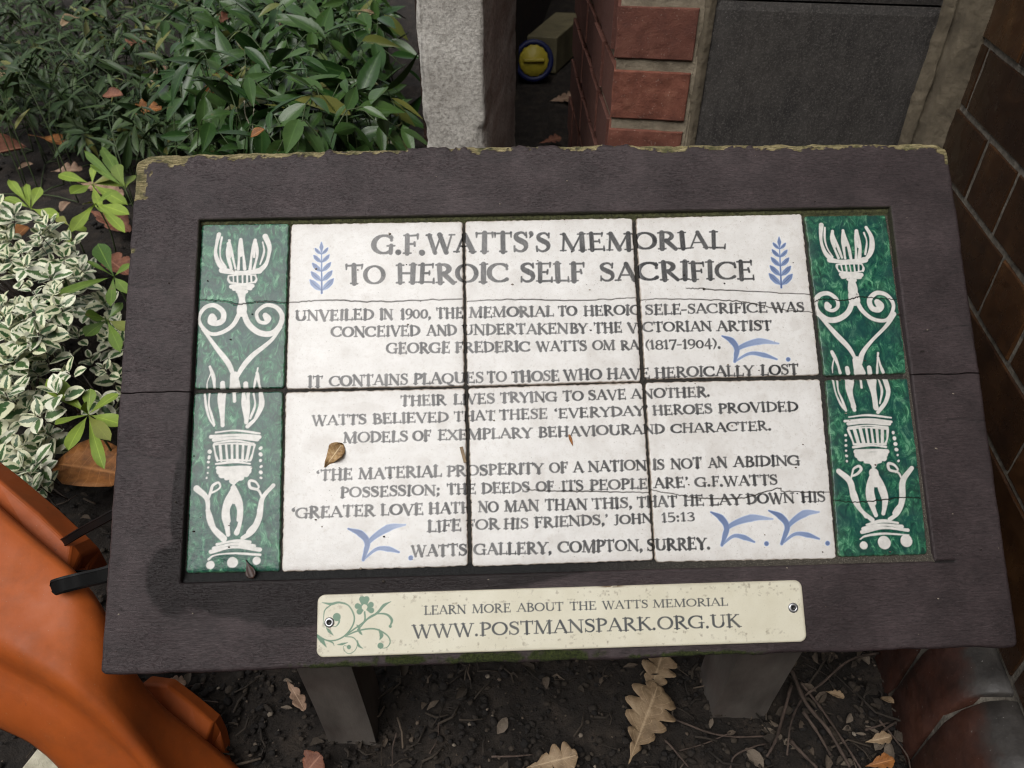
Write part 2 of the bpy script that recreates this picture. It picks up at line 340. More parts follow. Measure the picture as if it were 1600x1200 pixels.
    def dry(nm, c0, c1, c2, sc_=45):
        t = NT(nm); r, g, b, a = t.sep(); v = t.geo()
        base = t.ramp(t.noise(sc_, v, 7, .65), [(.3, c0), (.55, c1), (.78, c2)])
        base = t.mix(t.ramp(r, [(.0, .55), (.10, 0.)]), base, tuple(min(1, 1.5*x+.03) for x in c2)); sv = t.math('ABSOLUTE', t.math('SINE', t.math('MULTIPLY', t.math('SUBTRACT', g, t.math('MULTIPLY', r, .16)), 26.)))
        base = t.mix(t.ramp(sv, [(.0, .4), (.14, 0.)]), base, tuple(min(1, 1.4*x+.02) for x in c2))
        return t.out(base, .65, t.bump(t.noise(110, v, 5), .6, .003))
    M['tan'] = dry('tan_dry_leaf', (.13,.085,.045), (.27,.185,.105), (.38,.28,.17))
    M['orangeleaf'] = dry('orange_dry_leaf', (.13,.05,.013), (.33,.125,.028), (.45,.20,.06))
    M['rust'] = dry('rust_dry_leaf', (.09,.03,.018), (.20,.075,.04), (.30,.14,.08))
    M['scrap'] = dry('crumpled_scrap', (.16,.08,.03), (.42,.26,.11), (.66,.55,.36), 260)
    M['pink'] = dry('pale_dry_leaf', (.17,.10,.06), (.33,.21,.14), (.45,.32,.22))
    t = NT('bark'); v = t.geo(); M['bark'] = t.out(t.ramp(t.noise(60, v, 6, .6), [(.3, (.035,.024,.018)), (.6, (.09,.062,.048)), (.8, (.16,.12,.095))]), .85, t.bump(t.noise(200, v, 5), .7, .002))
    t = NT('green_stem'); M['gstem'] = t.out((.05,.075,.025), .6)
    t = NT('dead_stem'); M['dstem'] = t.out((.36,.32,.25), .7)
    t = NT('husk'); v = t.geo(); M['husk'] = t.out(t.ramp(t.noise(300, v, 5), [(.35, (.02,.008,.005)), (.7, (.06,.025,.015))]), .5)
mats()
# ---- measured layout in board millimetres
WORDS= [("G.F.WATTS'S",-161.3,123.0,0.8,122.7,18.4),('MEMORIAL',9.0,122.7,161.0,122.4,16.7),('TO',-185.1,95.5,-148.7,95.2,18.0),('HEROIC',-139.9,95.1,-37.7,94.1,17.8),('SELF',-28.5,94.1,31.0,93.5,17.7),('SACRIFICE',43.1,93.4,185.4,92.1,17.4),('UNVEILED',-228.9,62.3,-159.1,62.1,9.7),('IN',-154.0,62.1,-142.1,62.1,9.6),('1900,',-135.9,62.0,-108.0,61.9,9.6),('THE',-103.7,61.9,-79.6,61.8,9.5),('MEMORIAL',-74.7,61.8,1.5,61.6,9.4),('TO',4.9,61.6,22.1,61.5,9.3),('HEROIC',27.8,61.5,79.2,61.3,9.3),('SELE-SACRIFICE',83.0,61.3,193.7,60.9,9.1),('WAS',197.0,60.9,227.1,60.8,9.0),('CONCEIVED',-196.8,46.8,-118.0,46.3,9.5),('AND',-112.3,46.2,-85.5,46.1,9.5),('UNDERTAKEN',-81.0,46.0,13.7,45.5,9.4),('BY',14.8,45.5,30.5,45.4,9.3),('THE',36.3,45.3,61.7,45.2,9.3),('VICTORIAN',66.3,45.1,142.2,44.7,9.2),('ARTIST',146.2,44.6,196.3,44.3,9.1),('GEORGE',-148.0,30.6,-91.6,30.3,9.7),('FREDERIC',-87.4,30.2,-20.7,29.9,9.3),('WATTS',-15.7,29.8,29.7,29.6,9.0),('OM',34.1,29.6,54.7,29.5,8.8),('RA',59.4,29.4,75.9,29.3,8.6),('(1817-1904).',81.1,29.3,149.3,28.9,8.4),('IT',-216.1,2.4,-203.3,2.4,9.7),('CONTAINS',-197.7,2.4,-128.6,2.6,9.6),('PLAQUES',-124.3,2.7,-62.5,2.9,9.5),('TO',-59.7,2.9,-42.3,2.9,9.5),('THOSE',-38.6,2.9,4.2,3.1,9.4),('WHO',7.6,3.1,41.6,3.2,9.4),('HAVE',45.8,3.2,84.1,3.3,9.3),('HEROICALLY',88.0,3.4,176.3,3.7,9.2),('LOST',182.1,3.7,216.6,3.8,9.2),('THEIR',-135.9,-16.3,-95.5,-16.0,8.9),('LIVES',-89.5,-16.0,-53.0,-15.7,8.8),('TRYING',-49.1,-15.7,1.4,-15.3,8.8),('TO',5.9,-15.3,24.4,-15.1,8.7),('SAVE',28.4,-15.1,62.1,-14.8,8.7),('ANOTHER.',66.1,-14.8,136.5,-14.3,8.6),('WATTS',-212.0,-31.5,-164.6,-31.2,8.7),('BELIEVED',-159.6,-31.2,-93.8,-30.8,8.6),('THAT',-89.3,-30.8,-53.2,-30.5,8.6),('THESE',-49.9,-30.5,-7.5,-30.2,8.6),("`EVERYDAY'",-1.9,-30.2,80.4,-29.7,8.5),('HEROES',84.0,-29.7,137.2,-29.3,8.5),('PROVIDED',141.7,-29.3,212.8,-28.9,8.4),('MODELS',-184.8,-47.5,-128.7,-47.2,9.1),('OF',-124.8,-47.2,-109.4,-47.1,9.0),('EXEMPLARY',-103.3,-47.0,-21.4,-46.6,8.8),('BEHAVIOUR',-16.4,-46.5,64.9,-46.0,8.5),('AND',65.4,-46.0,93.9,-45.9,8.3),('CHARACTER.',99.0,-45.8,187.9,-45.3,8.0),('`THE',-207.2,-79.0,-176.2,-78.8,9.3),('MATERIAL',-171.3,-78.7,-100.0,-78.3,9.3),('PROSPERITY',-96.2,-78.3,-12.5,-77.7,9.1),('OF',-7.7,-77.7,7.9,-77.6,9.1),('A',12.6,-77.6,21.9,-77.5,9.0),('NATION',25.6,-77.5,76.4,-77.2,9.0),('IS',81.4,-77.1,91.9,-77.1,8.9),('NOT',96.9,-77.0,124.1,-76.9,8.9),('AN',129.7,-76.8,146.4,-76.7,8.8),('ABIDING',151.3,-76.7,210.0,-76.3,8.8),('POSSESSION;',-186.6,-94.1,-101.7,-93.7,8.8),('THE',-96.1,-93.7,-70.8,-93.6,8.7),('DEEDS',-66.7,-93.6,-24.8,-93.4,8.7),('OF',-19.9,-93.3,-4.3,-93.3,8.6),('ITS',2.1,-93.2,21.2,-93.2,8.6),('PEOPLE',26.2,-93.1,76.6,-92.9,8.5),("ARE'",81.3,-92.9,111.4,-92.7,8.5),('G.F.WATTS',116.9,-92.7,189.0,-92.4,8.4),('`GREATER',-227.6,-110.2,-157.0,-109.9,9.2),('LOVE',-152.6,-109.9,-115.8,-109.7,9.1),('HATH',-111.7,-109.7,-74.8,-109.5,9.1),('NO',-69.7,-109.5,-52.1,-109.4,9.0),('MAN',-47.2,-109.4,-17.6,-109.3,9.0),('THAN',-13.0,-109.3,23.6,-109.1,9.0),('THIS,',27.4,-109.1,62.2,-109.0,8.9),('THAT',65.8,-108.9,100.9,-108.8,8.9),('HE',105.9,-108.8,124.0,-108.7,8.8),('LAY',128.3,-108.7,156.3,-108.6,8.8),('DOWN',160.3,-108.6,201.9,-108.4,8.8),('HIS',207.4,-108.4,229.0,-108.3,8.7),('LIFE',-113.2,-124.7,-83.8,-124.3,9.2),('FOR',-80.0,-124.2,-51.7,-123.8,8.9),('HIS',-48.5,-123.8,-26.9,-123.5,8.7),("FRIENDS,'",-22.2,-123.4,41.0,-122.5,8.4),('JOHN',45.9,-122.4,78.7,-122.0,7.9),('15:13',85.8,-121.9,114.9,-121.4,7.6),('WATTS',-126.7,-144.6,-79.5,-144.7,9.2),('GALLERY,',-74.1,-144.8,-8.0,-144.9,9.3),('COMPTON,',-2.9,-144.9,69.1,-145.1,9.4),('SURREY.',72.1,-145.1,126.6,-145.2,9.5)]
PWORDS= [('LEARN',-115.3,-191.2,-80.6,-191.2,6.9),('MORE',-76.0,-191.2,-43.8,-191.2,6.8),('ABOUT',-39.2,-191.2,-0.5,-191.3,6.6),('THE',4.3,-191.3,26.7,-191.3,6.5),('WATTS',31.2,-191.3,69.4,-191.3,6.4),('MEMORIAL',73.1,-191.3,135.5,-191.4,6.2),('WWW.POSTMANSPARK.ORG.UK',-125.2,-209.2,144.5,-208.7,10.2)]
CRACKS=[[(-314.8,84.0),(-288.7,81.7),(-280.3,78.7),(-257.5,81.0),(-235.6,78.9)],[(-235.4,79.3),(-201.4,81.0),(-152.4,78.7),(-79.9,79.7)],[(-76.8,77.2),(-33.2,78.0),(23.7,75.7),(75.2,77.3)],[(78.4,75.0),(100.8,75.7),(157.1,72.8),(180.3,69.6),(208.1,63.0),(234.5,60.3)],[(121.4,84.7),(143.4,83.6),(234.5,76.8)],[(237.0,69.8),(244.2,72.1),(265.6,70.9),(279.3,73.6),(296.0,71.5),(312.7,70.6)],[(-27.8,-91.5),(6.1,-93.7),(38.9,-94.6),(77.1,-96.7)],[(78.7,-94.3),(108.6,-100.5),(122.7,-102.4),(155.9,-103.3),(188.4,-95.8),(194.5,-98.6),(234.3,-100.2)],[(236.0,-107.0),(252.5,-109.3),(275.0,-108.4),(294.3,-106.2),(311.9,-107.4)]]
SPRIGS=[((-205.6,87.6),(-206.8,135.7)),((208.0,83.8),(210.2,132.0))]
BIRDS=[[(150.5,40.1),(163.8,31.0),(160.1,16.5),(200.9,31.9),(197.9,17.6),(207.9,17.3)],[(-179.7,-120.0),(-162.2,-127.9),(-166.6,-146.0),(-131.2,-118.1),(-136.6,-140.7),(-126.9,-145.6)],[(128.9,-114.3),(143.2,-123.8),(136.3,-142.2),(181.7,-121.6),(164.3,-140.4),(174.4,-142.1)],[(178.7,-114.4),(195.5,-123.6),(187.3,-142.5),(222.1,-116.8),(219.8,-139.3),(226.5,-143.2)]]
MOTIF_UP=[([(14.6,-8.9),(13.3,-18.5),(12.9,-27.2),(15.7,-36.0),(21.0,-43.0)],2.96),([(17.7,-11.9),(16.3,-22.1),(17.7,-31.7),(22.0,-40.4)],1.31),([(56.5,-12.0),(60.4,-21.2),(60.1,-30.8),(57.4,-38.6),(52.3,-44.5)],3.29),([(54.5,-17.2),(56.0,-26.4),(52.8,-38.5)],1.31),([(24.2,-14.9),(23.0,-25.7),(27.1,-41.7)],2.14),([(24.2,-14.9),(27.7,-28.4),(30.7,-41.8)],1.81),([(34.6,-14.6),(33.5,-27.6),(33.5,-42.4)],2.3),([(34.6,-14.6),(37.6,-27.7),(39.0,-42.5)],1.97),([(47.4,-15.3),(45.0,-27.9),(43.9,-42.6)],2.14),([(47.4,-15.3),(49.5,-28.0),(47.2,-42.2)],2.14),([(23.7,-17.8),(24.9,-30.9)],1.97),([(34.9,-17.2),(35.3,-29.4)],2.3),([(47.3,-18.3),(47.1,-31.4)],1.97),([(18.8,-43.3),(26.8,-44.9),(35.8,-45.7),(44.8,-45.4),(52.3,-44.0)],3.61),([(25.6,-48.3),(36.7,-47.1),(48.5,-48.4)],1.31),([(26.3,-54.8),(37.0,-56.4),(48.7,-55.0)],1.31),([(25.0,-48.6),(24.8,-52.0),(26.5,-54.8)],1.48),([(48.5,-48.4),(49.9,-51.9),(48.7,-55.0)],1.48),([(29.2,-48.4),(29.8,-54.9)],1.15),([(33.1,-48.1),(33.6,-55.7)],1.15),([(37.2,-47.8),(37.5,-56.1)],1.15),([(41.3,-47.9),(41.3,-55.8)],1.15),([(45.1,-48.2),(45.0,-55.2)],1.15),([(27.8,-58.3),(37.1,-57.6),(46.9,-58.4)],2.63),([(30.0,-60.4),(37.2,-60.2),(45.0,-60.7)],2.96),([(33.7,-63.2),(37.4,-65.0),(40.9,-63.4)],2.63),([(37.3,-64.0),(37.7,-74.2),(37.7,-82.7)],5.91),([(37.5,-78.5),(37.7,-83.0)],7.23),([(36.7,-81.8),(30.7,-94.0),(21.0,-100.5),(11.0,-101.3),(2.6,-94.0),(0.6,-85.2),(5.4,-77.6),(14.2,-75.7),(21.4,-81.5),(21.7,-88.8),(16.6,-92.3),(11.2,-90.5),(11.6,-85.8),(14.0,-88.1)],3.45),([(39.3,-82.4),(44.3,-93.3),(53.3,-101.2),(64.6,-102.5),(71.7,-96.1),(73.5,-86.9),(68.4,-78.6),(58.9,-76.7),(51.7,-83.0),(53.2,-90.8),(59.4,-92.6),(62.2,-88.6),(58.9,-85.2),(60.3,-90.0)],3.45),([(3.9,-97.1),(16.7,-114.1),(28.2,-128.9),(33.6,-141.7)],3.12),([(72.9,-97.0),(64.8,-108.5),(49.2,-122.3),(40.2,-132.8),(35.8,-142.3)],3.12),([(33.8,-140.1),(34.3,-151.5)],5.26),([(32.8,-145.8),(31.9,-151.5)],4.93),([(35.3,-145.8),(36.8,-151.6)],4.93),([(11.9,-131.3),(15.5,-141.3),(17.1,-151.1)],2.3),([(13.3,-137.1),(10.9,-145.3),(10.4,-151.0)],0.82),([(24.0,-146.4),(24.3,-151.8)],3.61),([(54.0,-133.5),(51.8,-143.3),(50.8,-151.9)],1.48),([(53.7,-138.1),(55.1,-146.3),(56.6,-152.1)],1.97),([(44.0,-147.4),(44.2,-152.3)],2.96)]
MOTIF_LO=[([(9.0,1.1),(10.8,-11.1),(14.0,-21.6),(17.9,-27.6)],1.48),([(13.0,1.0),(13.0,-9.5),(15.5,-17.6),(18.2,-27.3)],1.48),([(22.0,0.8),(23.4,-9.8),(25.7,-27.2)],3.61),([(25.7,0.7),(24.7,-9.8),(25.3,-24.3)],3.29),([(34.4,0.5),(34.7,-6.8)],1.97),([(58.7,-53.3),(58.7,-53.6)],2.46),([(42.4,0.3),(43.7,-10.2),(45.6,-25.6)],3.29),([(46.5,0.2),(46.3,-10.3),(45.2,-24.8)],2.96),([(57.5,0.0),(59.0,-10.6),(55.0,-21.0),(46.7,-29.6)],2.3),([(50.7,0.1),(52.3,-10.5),(48.9,-22.0)],1.48),([(55.9,0.0),(56.8,-12.2),(52.0,-24.1)],1.97),([(20.0,-33.3),(37.3,-32.4),(57.9,-35.2)],1.31),([(15.8,-37.1),(36.7,-36.7),(57.4,-38.5)],2.3),([(18.7,-39.8),(36.8,-38.9),(55.7,-40.4)],2.3),([(18.9,-42.9),(36.1,-41.3),(53.5,-43.6)],1.31),([(18.6,-44.5),(20.4,-52.8),(22.3,-57.6)],1.48),([(53.5,-45.1),(52.2,-53.6),(50.2,-58.3)],1.48),([(18.6,-44.2),(36.2,-43.2),(53.5,-44.9)],1.31),([(22.4,-57.9),(36.7,-57.3),(50.2,-58.6)],1.31),([(24.0,-44.3),(25.8,-57.7)],1.97),([(29.1,-43.8),(30.5,-57.8)],1.97),([(34.3,-43.6),(35.2,-57.6)],1.81),([(39.0,-43.8),(39.2,-57.7)],1.81),([(43.7,-44.0),(43.3,-58.1)],1.81),([(48.8,-44.6),(47.4,-58.2)],1.97),([(21.2,-60.7),(36.8,-59.2),(50.3,-60.8)],1.48),([(22.6,-64.5),(37.0,-63.9),(50.1,-64.9)],2.63),([(24.0,-67.0),(37.1,-66.6),(49.0,-67.3)],3.61),([(26.3,-69.9),(37.2,-69.7),(46.9,-70.1)],3.94),([(30.3,-73.0),(37.4,-73.3),(43.6,-73.0)],3.29),([(35.1,-75.1),(37.5,-77.0),(39.3,-75.2)],2.63),([(37.1,-77.5),(36.9,-85.3)],2.3),([(36.7,-81.4),(32.2,-92.1),(30.8,-103.6),(32.4,-112.1),(34.3,-120.0)],3.94),([(36.4,-87.6),(33.3,-96.8),(32.9,-109.0)],4.27),([(37.1,-81.4),(42.1,-92.4),(43.8,-103.9),(42.9,-112.3),(41.3,-118.7)],3.61),([(37.9,-87.6),(41.4,-97.0),(42.4,-107.7)],3.29),([(37.0,-83.7),(37.3,-91.9)],5.59),([(5.9,-81.4),(14.8,-90.4),(16.7,-105.5),(21.3,-114.8),(30.9,-123.9)],3.61),([(16.5,-99.4),(19.6,-111.7),(26.2,-120.4)],3.61),([(16.0,-89.4),(17.9,-83.2),(19.2,-79.1),(24.1,-77.0),(25.5,-79.8),(22.2,-83.5),(17.7,-85.2)],1.64),([(70.6,-79.9),(61.6,-91.3),(59.1,-106.7),(53.9,-118.1),(46.3,-123.7)],3.61),([(59.8,-100.5),(57.4,-111.2),(51.5,-119.3)],3.61),([(61.0,-90.5),(58.0,-83.5),(51.3,-81.1),(50.5,-75.8),(54.9,-76.6),(58.5,-80.7),(56.4,-83.1)],1.64),([(25.0,-127.8),(39.4,-125.2),(52.7,-127.0)],1.97),([(22.1,-131.5),(38.8,-128.2),(56.5,-130.2)],2.3),([(20.2,-133.9),(38.9,-130.8),(60.6,-133.3)],2.3),([(18.6,-140.0),(23.8,-137.3),(39.8,-135.8),(61.3,-137.7)],1.31),([(20.4,-145.0),(20.5,-145.1)],6.24),([(38.9,-143.2),(39.1,-143.4)],7.23),([(58.4,-142.3),(58.6,-142.4)],7.23),([(15.3,-49.5),(15.3,-49.8)],2.3),([(58.3,-48.2),(58.3,-48.5)],2.63),([(15.0,-54.1),(15.0,-54.4)],2.14),([(14.7,-58.6),(14.8,-58.9)],1.97),([(59.0,-58.3),(59.0,-58.7)],2.3),([(14.5,-63.2),(14.5,-63.5)],1.81),([(59.3,-63.4),(59.3,-63.7)],2.14),([(14.2,-67.7),(14.2,-68.0)],1.64),([(59.6,-68.4),(59.6,-68.7)],1.97),([(14.0,-72.2),(14.0,-72.5)],1.48),([(60.0,-73.4),(60.0,-73.7)],1.81)]
SCROLL=[([(-198.5,-179.0),(-191.3,-180.4),(-184.7,-179.4),(-176.9,-182.1),(-172.2,-190.5),(-173.4,-198.0),(-179.2,-205.3),(-186.9,-208.9),(-194.7,-208.6),(-201.9,-204.7)],[0.56,2.22,1.67,1.11,1.25,1.25,1.25,1.11,1.11,1.67]),([(-196.4,-198.6),(-197.0,-191.0),(-195.8,-184.7),(-190.0,-180.5)],[0.42,0.69,0.97,0.83]),([(-186.4,-190.8),(-186.3,-190.9)],[6.39,6.39]),([(-184.6,-191.4),(-184.5,-195.2),(-187.1,-198.2),(-190.3,-197.5)],[1.94,1.39,0.69,0.42]),([(-194.9,-198.6),(-192.2,-201.8),(-188.9,-205.1)],[0.56,2.5,0.42]),([(-201.9,-205.3),(-197.9,-209.2),(-194.3,-214.2)],[1.94,3.33,0.42]),([(-194.7,-208.6),(-189.5,-210.7),(-188.1,-213.2)],[1.11,1.11,0.28]),([(-179.2,-205.6),(-172.7,-201.1),(-166.3,-196.9),(-158.5,-190.9),(-152.0,-189.2),(-145.4,-190.2),(-141.5,-194.5),(-142.8,-199.1)],[1.11,1.25,1.25,1.11,1.11,1.67,2.22,1.11]),([(-142.8,-199.4),(-142.7,-199.5)],[2.5,2.5]),([(-167.5,-199.4),(-161.1,-193.3),(-153.3,-188.5),(-148.1,-182.9),(-142.2,-179.9)],[0.83,0.97,1.94,2.5,0.42]),([(-163.7,-187.6),(-163.4,-193.2),(-165.6,-197.6),(-168.8,-200.9)],[1.39,1.39,1.11,0.83]),([(-170.2,-197.4),(-168.2,-199.4),(-167.5,-201.3)],[0.42,2.22,0.83]),([(-177.9,-205.4),(-170.1,-202.5),(-161.0,-200.9),(-153.2,-201.7),(-145.4,-206.3),(-142.8,-211.4),(-145.3,-215.7),(-149.9,-216.4)],[1.11,1.25,1.25,1.25,1.11,0.97,0.69,0.42]),([(-150.7,-214.3),(-150.5,-214.4)],[4.72,4.72]),([(-151.9,-201.7),(-149.9,-206.2),(-151.2,-209.6)],[1.11,3.33,0.69]),([(-168.8,-201.3),(-166.9,-203.8),(-165.5,-205.5)],[1.94,1.94,0.42]),([(-179.2,-206.3),(-172.7,-207.4),(-169.4,-211.9),(-171.3,-217.4),(-176.4,-219.7),(-180.3,-216.5),(-180.1,-213.4),(-176.2,-214.4)],[0.83,0.83,0.69,0.56,0.56,0.42,0.42,0.42]),([(-176.2,-214.5),(-176.1,-214.7)],[3.33,3.33]),([(-185.6,-212.4),(-181.7,-212.1),(-177.2,-211.0)],[0.42,1.94,0.42]),([(-169.4,-209.4),(-168.1,-213.8),(-164.8,-216.1)],[0.42,1.94,0.42]),([(-165.8,-177.4),(-165.1,-181.2)],[5.0,3.06]),([(-162.3,-177.5),(-162.9,-181.2)],[5.0,3.06]),([(-158.6,-182.0),(-161.2,-183.2)],[4.72,3.06]),([(-158.3,-186.4),(-161.1,-185.1)],[4.72,3.06]),([(-167.9,-187.1),(-165.7,-185.3)],[4.72,3.06]),([(-169.5,-182.7),(-166.4,-183.6)],[4.72,3.06])]
# ------------------------------------------------------------------ brush lettering (own serif alphabet, drawn as strokes of changing width)
TK, TN = .19, .075
def arc(cx, cy, rx, ry, a0, a1, tk, tn, n=16):
    a = np.radians(np.linspace(a0, a1, n)); return (np.stack([cx+rx*np.cos(a), cy+ry*np.sin(a)], 1), tn+(tk-tn)*np.abs(np.cos(a))**1.4)
def glyph(ch, T, t):
    S = []
    def ln(x0, y0, x1, y1, w0, w1=None): S.append((np.array([[x0, y0], [x1, y1]]), np.array([w0, w0 if w1 is None else w1])))
    def sf(x, y, h=.14): ln(x-h, y, x+h, y, t*.8)
    def stem(x, y0=0., y1=1., wd=T, s0=True, s1=True):
        ln(x, y0+t*.3, x, y1-t*.3, wd)
        if s0: sf(x, y0+t*.4)
        if s1: sf(x, y1-t*.4)
    def A(*k): S.append(arc(*k))
    def crv(p, ws): q = spline(p, 6); S.append((q, np.interp(np.linspace(0, 1, len(q)), np.linspace(0, 1, len(ws)), ws)))
    o = t*.4
    if ch == 'A': ln(.10,o,.40,1,t); ln(.40,1-t*.5,.70,o,T*.95); ln(.2,.34,.56,.34,t*.8); sf(.09,o,.11); sf(.71,o,.12); return S, .80
    if ch == 'B': stem(.17); A(.24,.76,.26,.235,90,-90,T*.9,t); A(.26,.265,.32,.265,90,-90,T,t); ln(.17,1-o,.25,1-o,t); ln(.17,.52,.26,.52,t); ln(.17,o,.27,o,t); return S, .66
    if ch == 'C': A(.46,.5,.40,.5-o,48,312,T,t); ln(.74,.93,.74,.68,t*.9,t*1.4); return S, .82
    if ch == 'D': stem(.17); A(.28,.5,.44,.5-o,90,-90,T,t); ln(.17,1-o,.3,1-o,t); ln(.17,o,.3,o,t); return S, .80
    if ch == 'E': stem(.17); ln(.17,1-o,.55,1-o,t); ln(.56,1,.56,.78,t*1.2,t*.7); ln(.17,.52,.44,.52,t); ln(.45,.62,.45,.42,t); ln(.17,o,.58,o,t); ln(.60,0,.61,.24,t*1.2,t*.7); return S, .68
    if ch == 'F': stem(.17); ln(.17,1-o,.55,1-o,t); ln(.56,1,.56,.76,t*1.2,t*.7); ln(.17,.52,.44,.52,t); ln(.45,.62,.45,.42,t); return S, .60
    if ch == 'G': A(.46,.5,.40,.5-o,48,300,T,t); ln(.74,.93,.74,.70,t*.9,t*1.4); ln(.72,.06,.72,.42,T*.85); sf(.72,.43,.14); return S, .88
    if ch == 'H': stem(.17); stem(.66); ln(.17,.52,.66,.52,t); return S, .83
    if ch == 'I': stem(.17); return S, .34
    if ch == 'J': stem(.22,.12,1,T,False); crv([(.22,.2),(.2,.02),(.1,-.1),(.0,-.06)], [T,T*.7,t,t]); return S, .38
    if ch == 'K': stem(.17); ln(.2,.46,.58,1-o,t); sf(.6,1-o,.1); ln(.3,.60,.68,o,T*.9); sf(.7,o,.1); return S, .76
    if ch == 'L': stem(.17); ln(.17,o,.55,o,t); ln(.57,0,.58,.26,t*1.2,t*.7); return S, .62
    if ch == 'M': ln(.12,o,.18,1-o,t*1.1); ln(.18,1-o,.48,.06,T*.95); ln(.48,.06,.80,1-o,t); stem(.83); sf(.12,o,.11); sf(.15,1-o,.1); return S, 1.0
    if ch == 'N': ln(.14,o,.14,1,t*1.1); ln(.14,1-o,.70,.03,T*.95); ln(.70,.0,.70,1-o,t*1.1); sf(.14,o,.11); sf(.10,1-o,.08); sf(.70,1-o,.12); return S, .84
    if ch == 'O': A(.44,.5,.36,.5-o,0,360,T,t,28); return S, .88
    if ch == 'P': stem(.17); A(.25,.735,.30,.25,90,-90,T*.95,t); ln(.17,1-o,.26,1-o,t); ln(.17,.485,.26,.485,t); return S, .62
    if ch == 'Q': A(.44,.5,.36,.5-o,0,360,T,t,28); crv([(.42,.06),(.6,-.12),(.86,-.2)], [T*.8,T*.7,t]); return S, .88
    if ch == 'R': stem(.17); A(.25,.75,.28,.235,90,-90,T*.95,t); ln(.17,1-o,.26,1-o,t); ln(.17,.51,.26,.51,t); ln(.32,.50,.66,.02,T*.95,T*.8); sf(.70,o,.08); return S, .76
    if ch == 'S': crv([(.50,.84),(.40,.96),(.27,.97),(.13,.86),(.16,.68),(.32,.55),(.48,.42),(.51,.20),(.38,.04),(.22,.04),(.09,.16)], [t,t,t*1.1,t*1.6,T*.95,T*1.05,T*.95,t*1.6,t*1.1,t,t]); ln(.52,.97,.52,.74,t*.9); ln(.08,.03,.08,.28,t*.9); return S, .62
    if ch == 'T': stem(.36,0,1,T,True,False); ln(.06,1-o,.66,1-o,t); ln(.05,1,.06,.76,t*1.2,t*.7); ln(.67,1,.66,.76,t*1.2,t*.7); return S, .72
    if ch == 'U': ln(.17,.34,.17,1-o,T); sf(.17,1-o); A(.43,.34,.26,.31,180,360,T,t); ln(.69,.34,.69,1-o,t*1.1); sf(.69,1-o,.11); return S, .84
    if ch == 'V': ln(.10,1-o,.40,.02,T*.95); ln(.40,.0,.68,1-o,t); sf(.10,1-o,.12); sf(.68,1-o,.1); return S, .76
    if ch == 'W':
        for dx in (0, .42): ln(.10+dx,1-o,.34+dx,.02,T*.9); ln(.34+dx,.0,.56+dx,1-o,t); sf(.10+dx,1-o,.1)
        sf(.98,1-o,.1); return S, 1.08
    if ch == 'X': ln(.10,1-o,.62,o,T*.95); ln(.62,1-o,.10,o,t); [sf(x, y, .1) for x in (.1, .62) for y in (o, 1-o)]; return S, .72
    if ch == 'Y': ln(.08,1-o,.36,.48,T*.9); ln(.36,.46,.64,1-o,t); stem(.36,0,.5,T,True,False); sf(.08,1-o,.11); sf(.65,1-o,.1); return S, .72
    if ch == '0': A(.30,.44,.22,.44-o,0,360,T*.8,t,24); return S, .60
    if ch == '1': stem(.22,0,.98,T*.9,True,False); ln(.06,.80,.22,.96,t); return S, .42
    if ch == '3': crv([(.08,.86),(.26,.97),(.42,.84),(.38,.64),(.22,.54)], [t,t,T*.8,T*.7,t]); crv([(.22,.54),(.44,.42),(.46,.18),(.28,.02),(.06,.10)], [t,T*.8,T*.9,t,t]); return S, .54
    if ch == '4': ln(.40,.98,.06,.30,t); ln(.06,.30,.56,.30,t); ln(.40,0,.40,.98,T*.85); return S, .62
    if ch == '5': ln(.12,.97,.44,.97,t*1.2); ln(.13,.97,.11,.58,t); crv([(.11,.56),(.32,.60),(.47,.40),(.40,.12),(.2,.02),(.06,.08)], [t,T*.8,T*.9,T*.7,t,t]); return S, .56
    if ch == '7': ln(.06,.96,.50,.96,t*1.2); ln(.50,.96,.22,0,T*.7,T*.9); ln(.06,.97,.06,.8,t); return S, .54
    if ch == '8': A(.29,.74,.19,.22,0,360,T*.75,t,20); A(.29,.26,.23,.26,0,360,T*.85,t,20); return S, .58
    if ch == '9': A(.28,.66,.21,.29,0,360,T*.75,t,20); crv([(.49,.64),(.46,.3),(.30,.05),(.14,.0)], [T*.8,T*.7,t,t]); return S, .56
    if ch == '.': ln(.13,.07,.14,.07,T*1.05); return S, .30
    if ch == ',': crv([(.14,.07),(.15,.0),(.06,-.18)], [T,T*.8,t*.6]); return S, .28
    if ch == "'": crv([(.12,.96),(.14,.88),(.06,.72)], [T,T*.8,t*.6]); return S, .24
    if ch == '`': crv([(.12,.74),(.08,.82),(.18,.98)], [T,T*.8,t*.6]); return S, .26
    if ch == ';': ln(.14,.58,.15,.58,T); crv([(.15,.10),(.16,.02),(.06,-.16)], [T,T*.8,t*.6]); return S, .30
    if ch == ':': ln(.13,.12,.14,.12,T); ln(.13,.58,.14,.58,T); return S, .28
    if ch == '-': ln(.05,.42,.34,.44,T*.6); return S, .40
    if ch == '(': crv([(.28,1.05),(.12,.75),(.1,.4),(.26,-.08)], [t,T*.8,T*.8,t]); return S, .32
    if ch == ')': crv([(.06,1.05),(.22,.75),(.24,.4),(.08,-.08)], [t,T*.8,T*.8,t]); return S, .34
    return S, .3
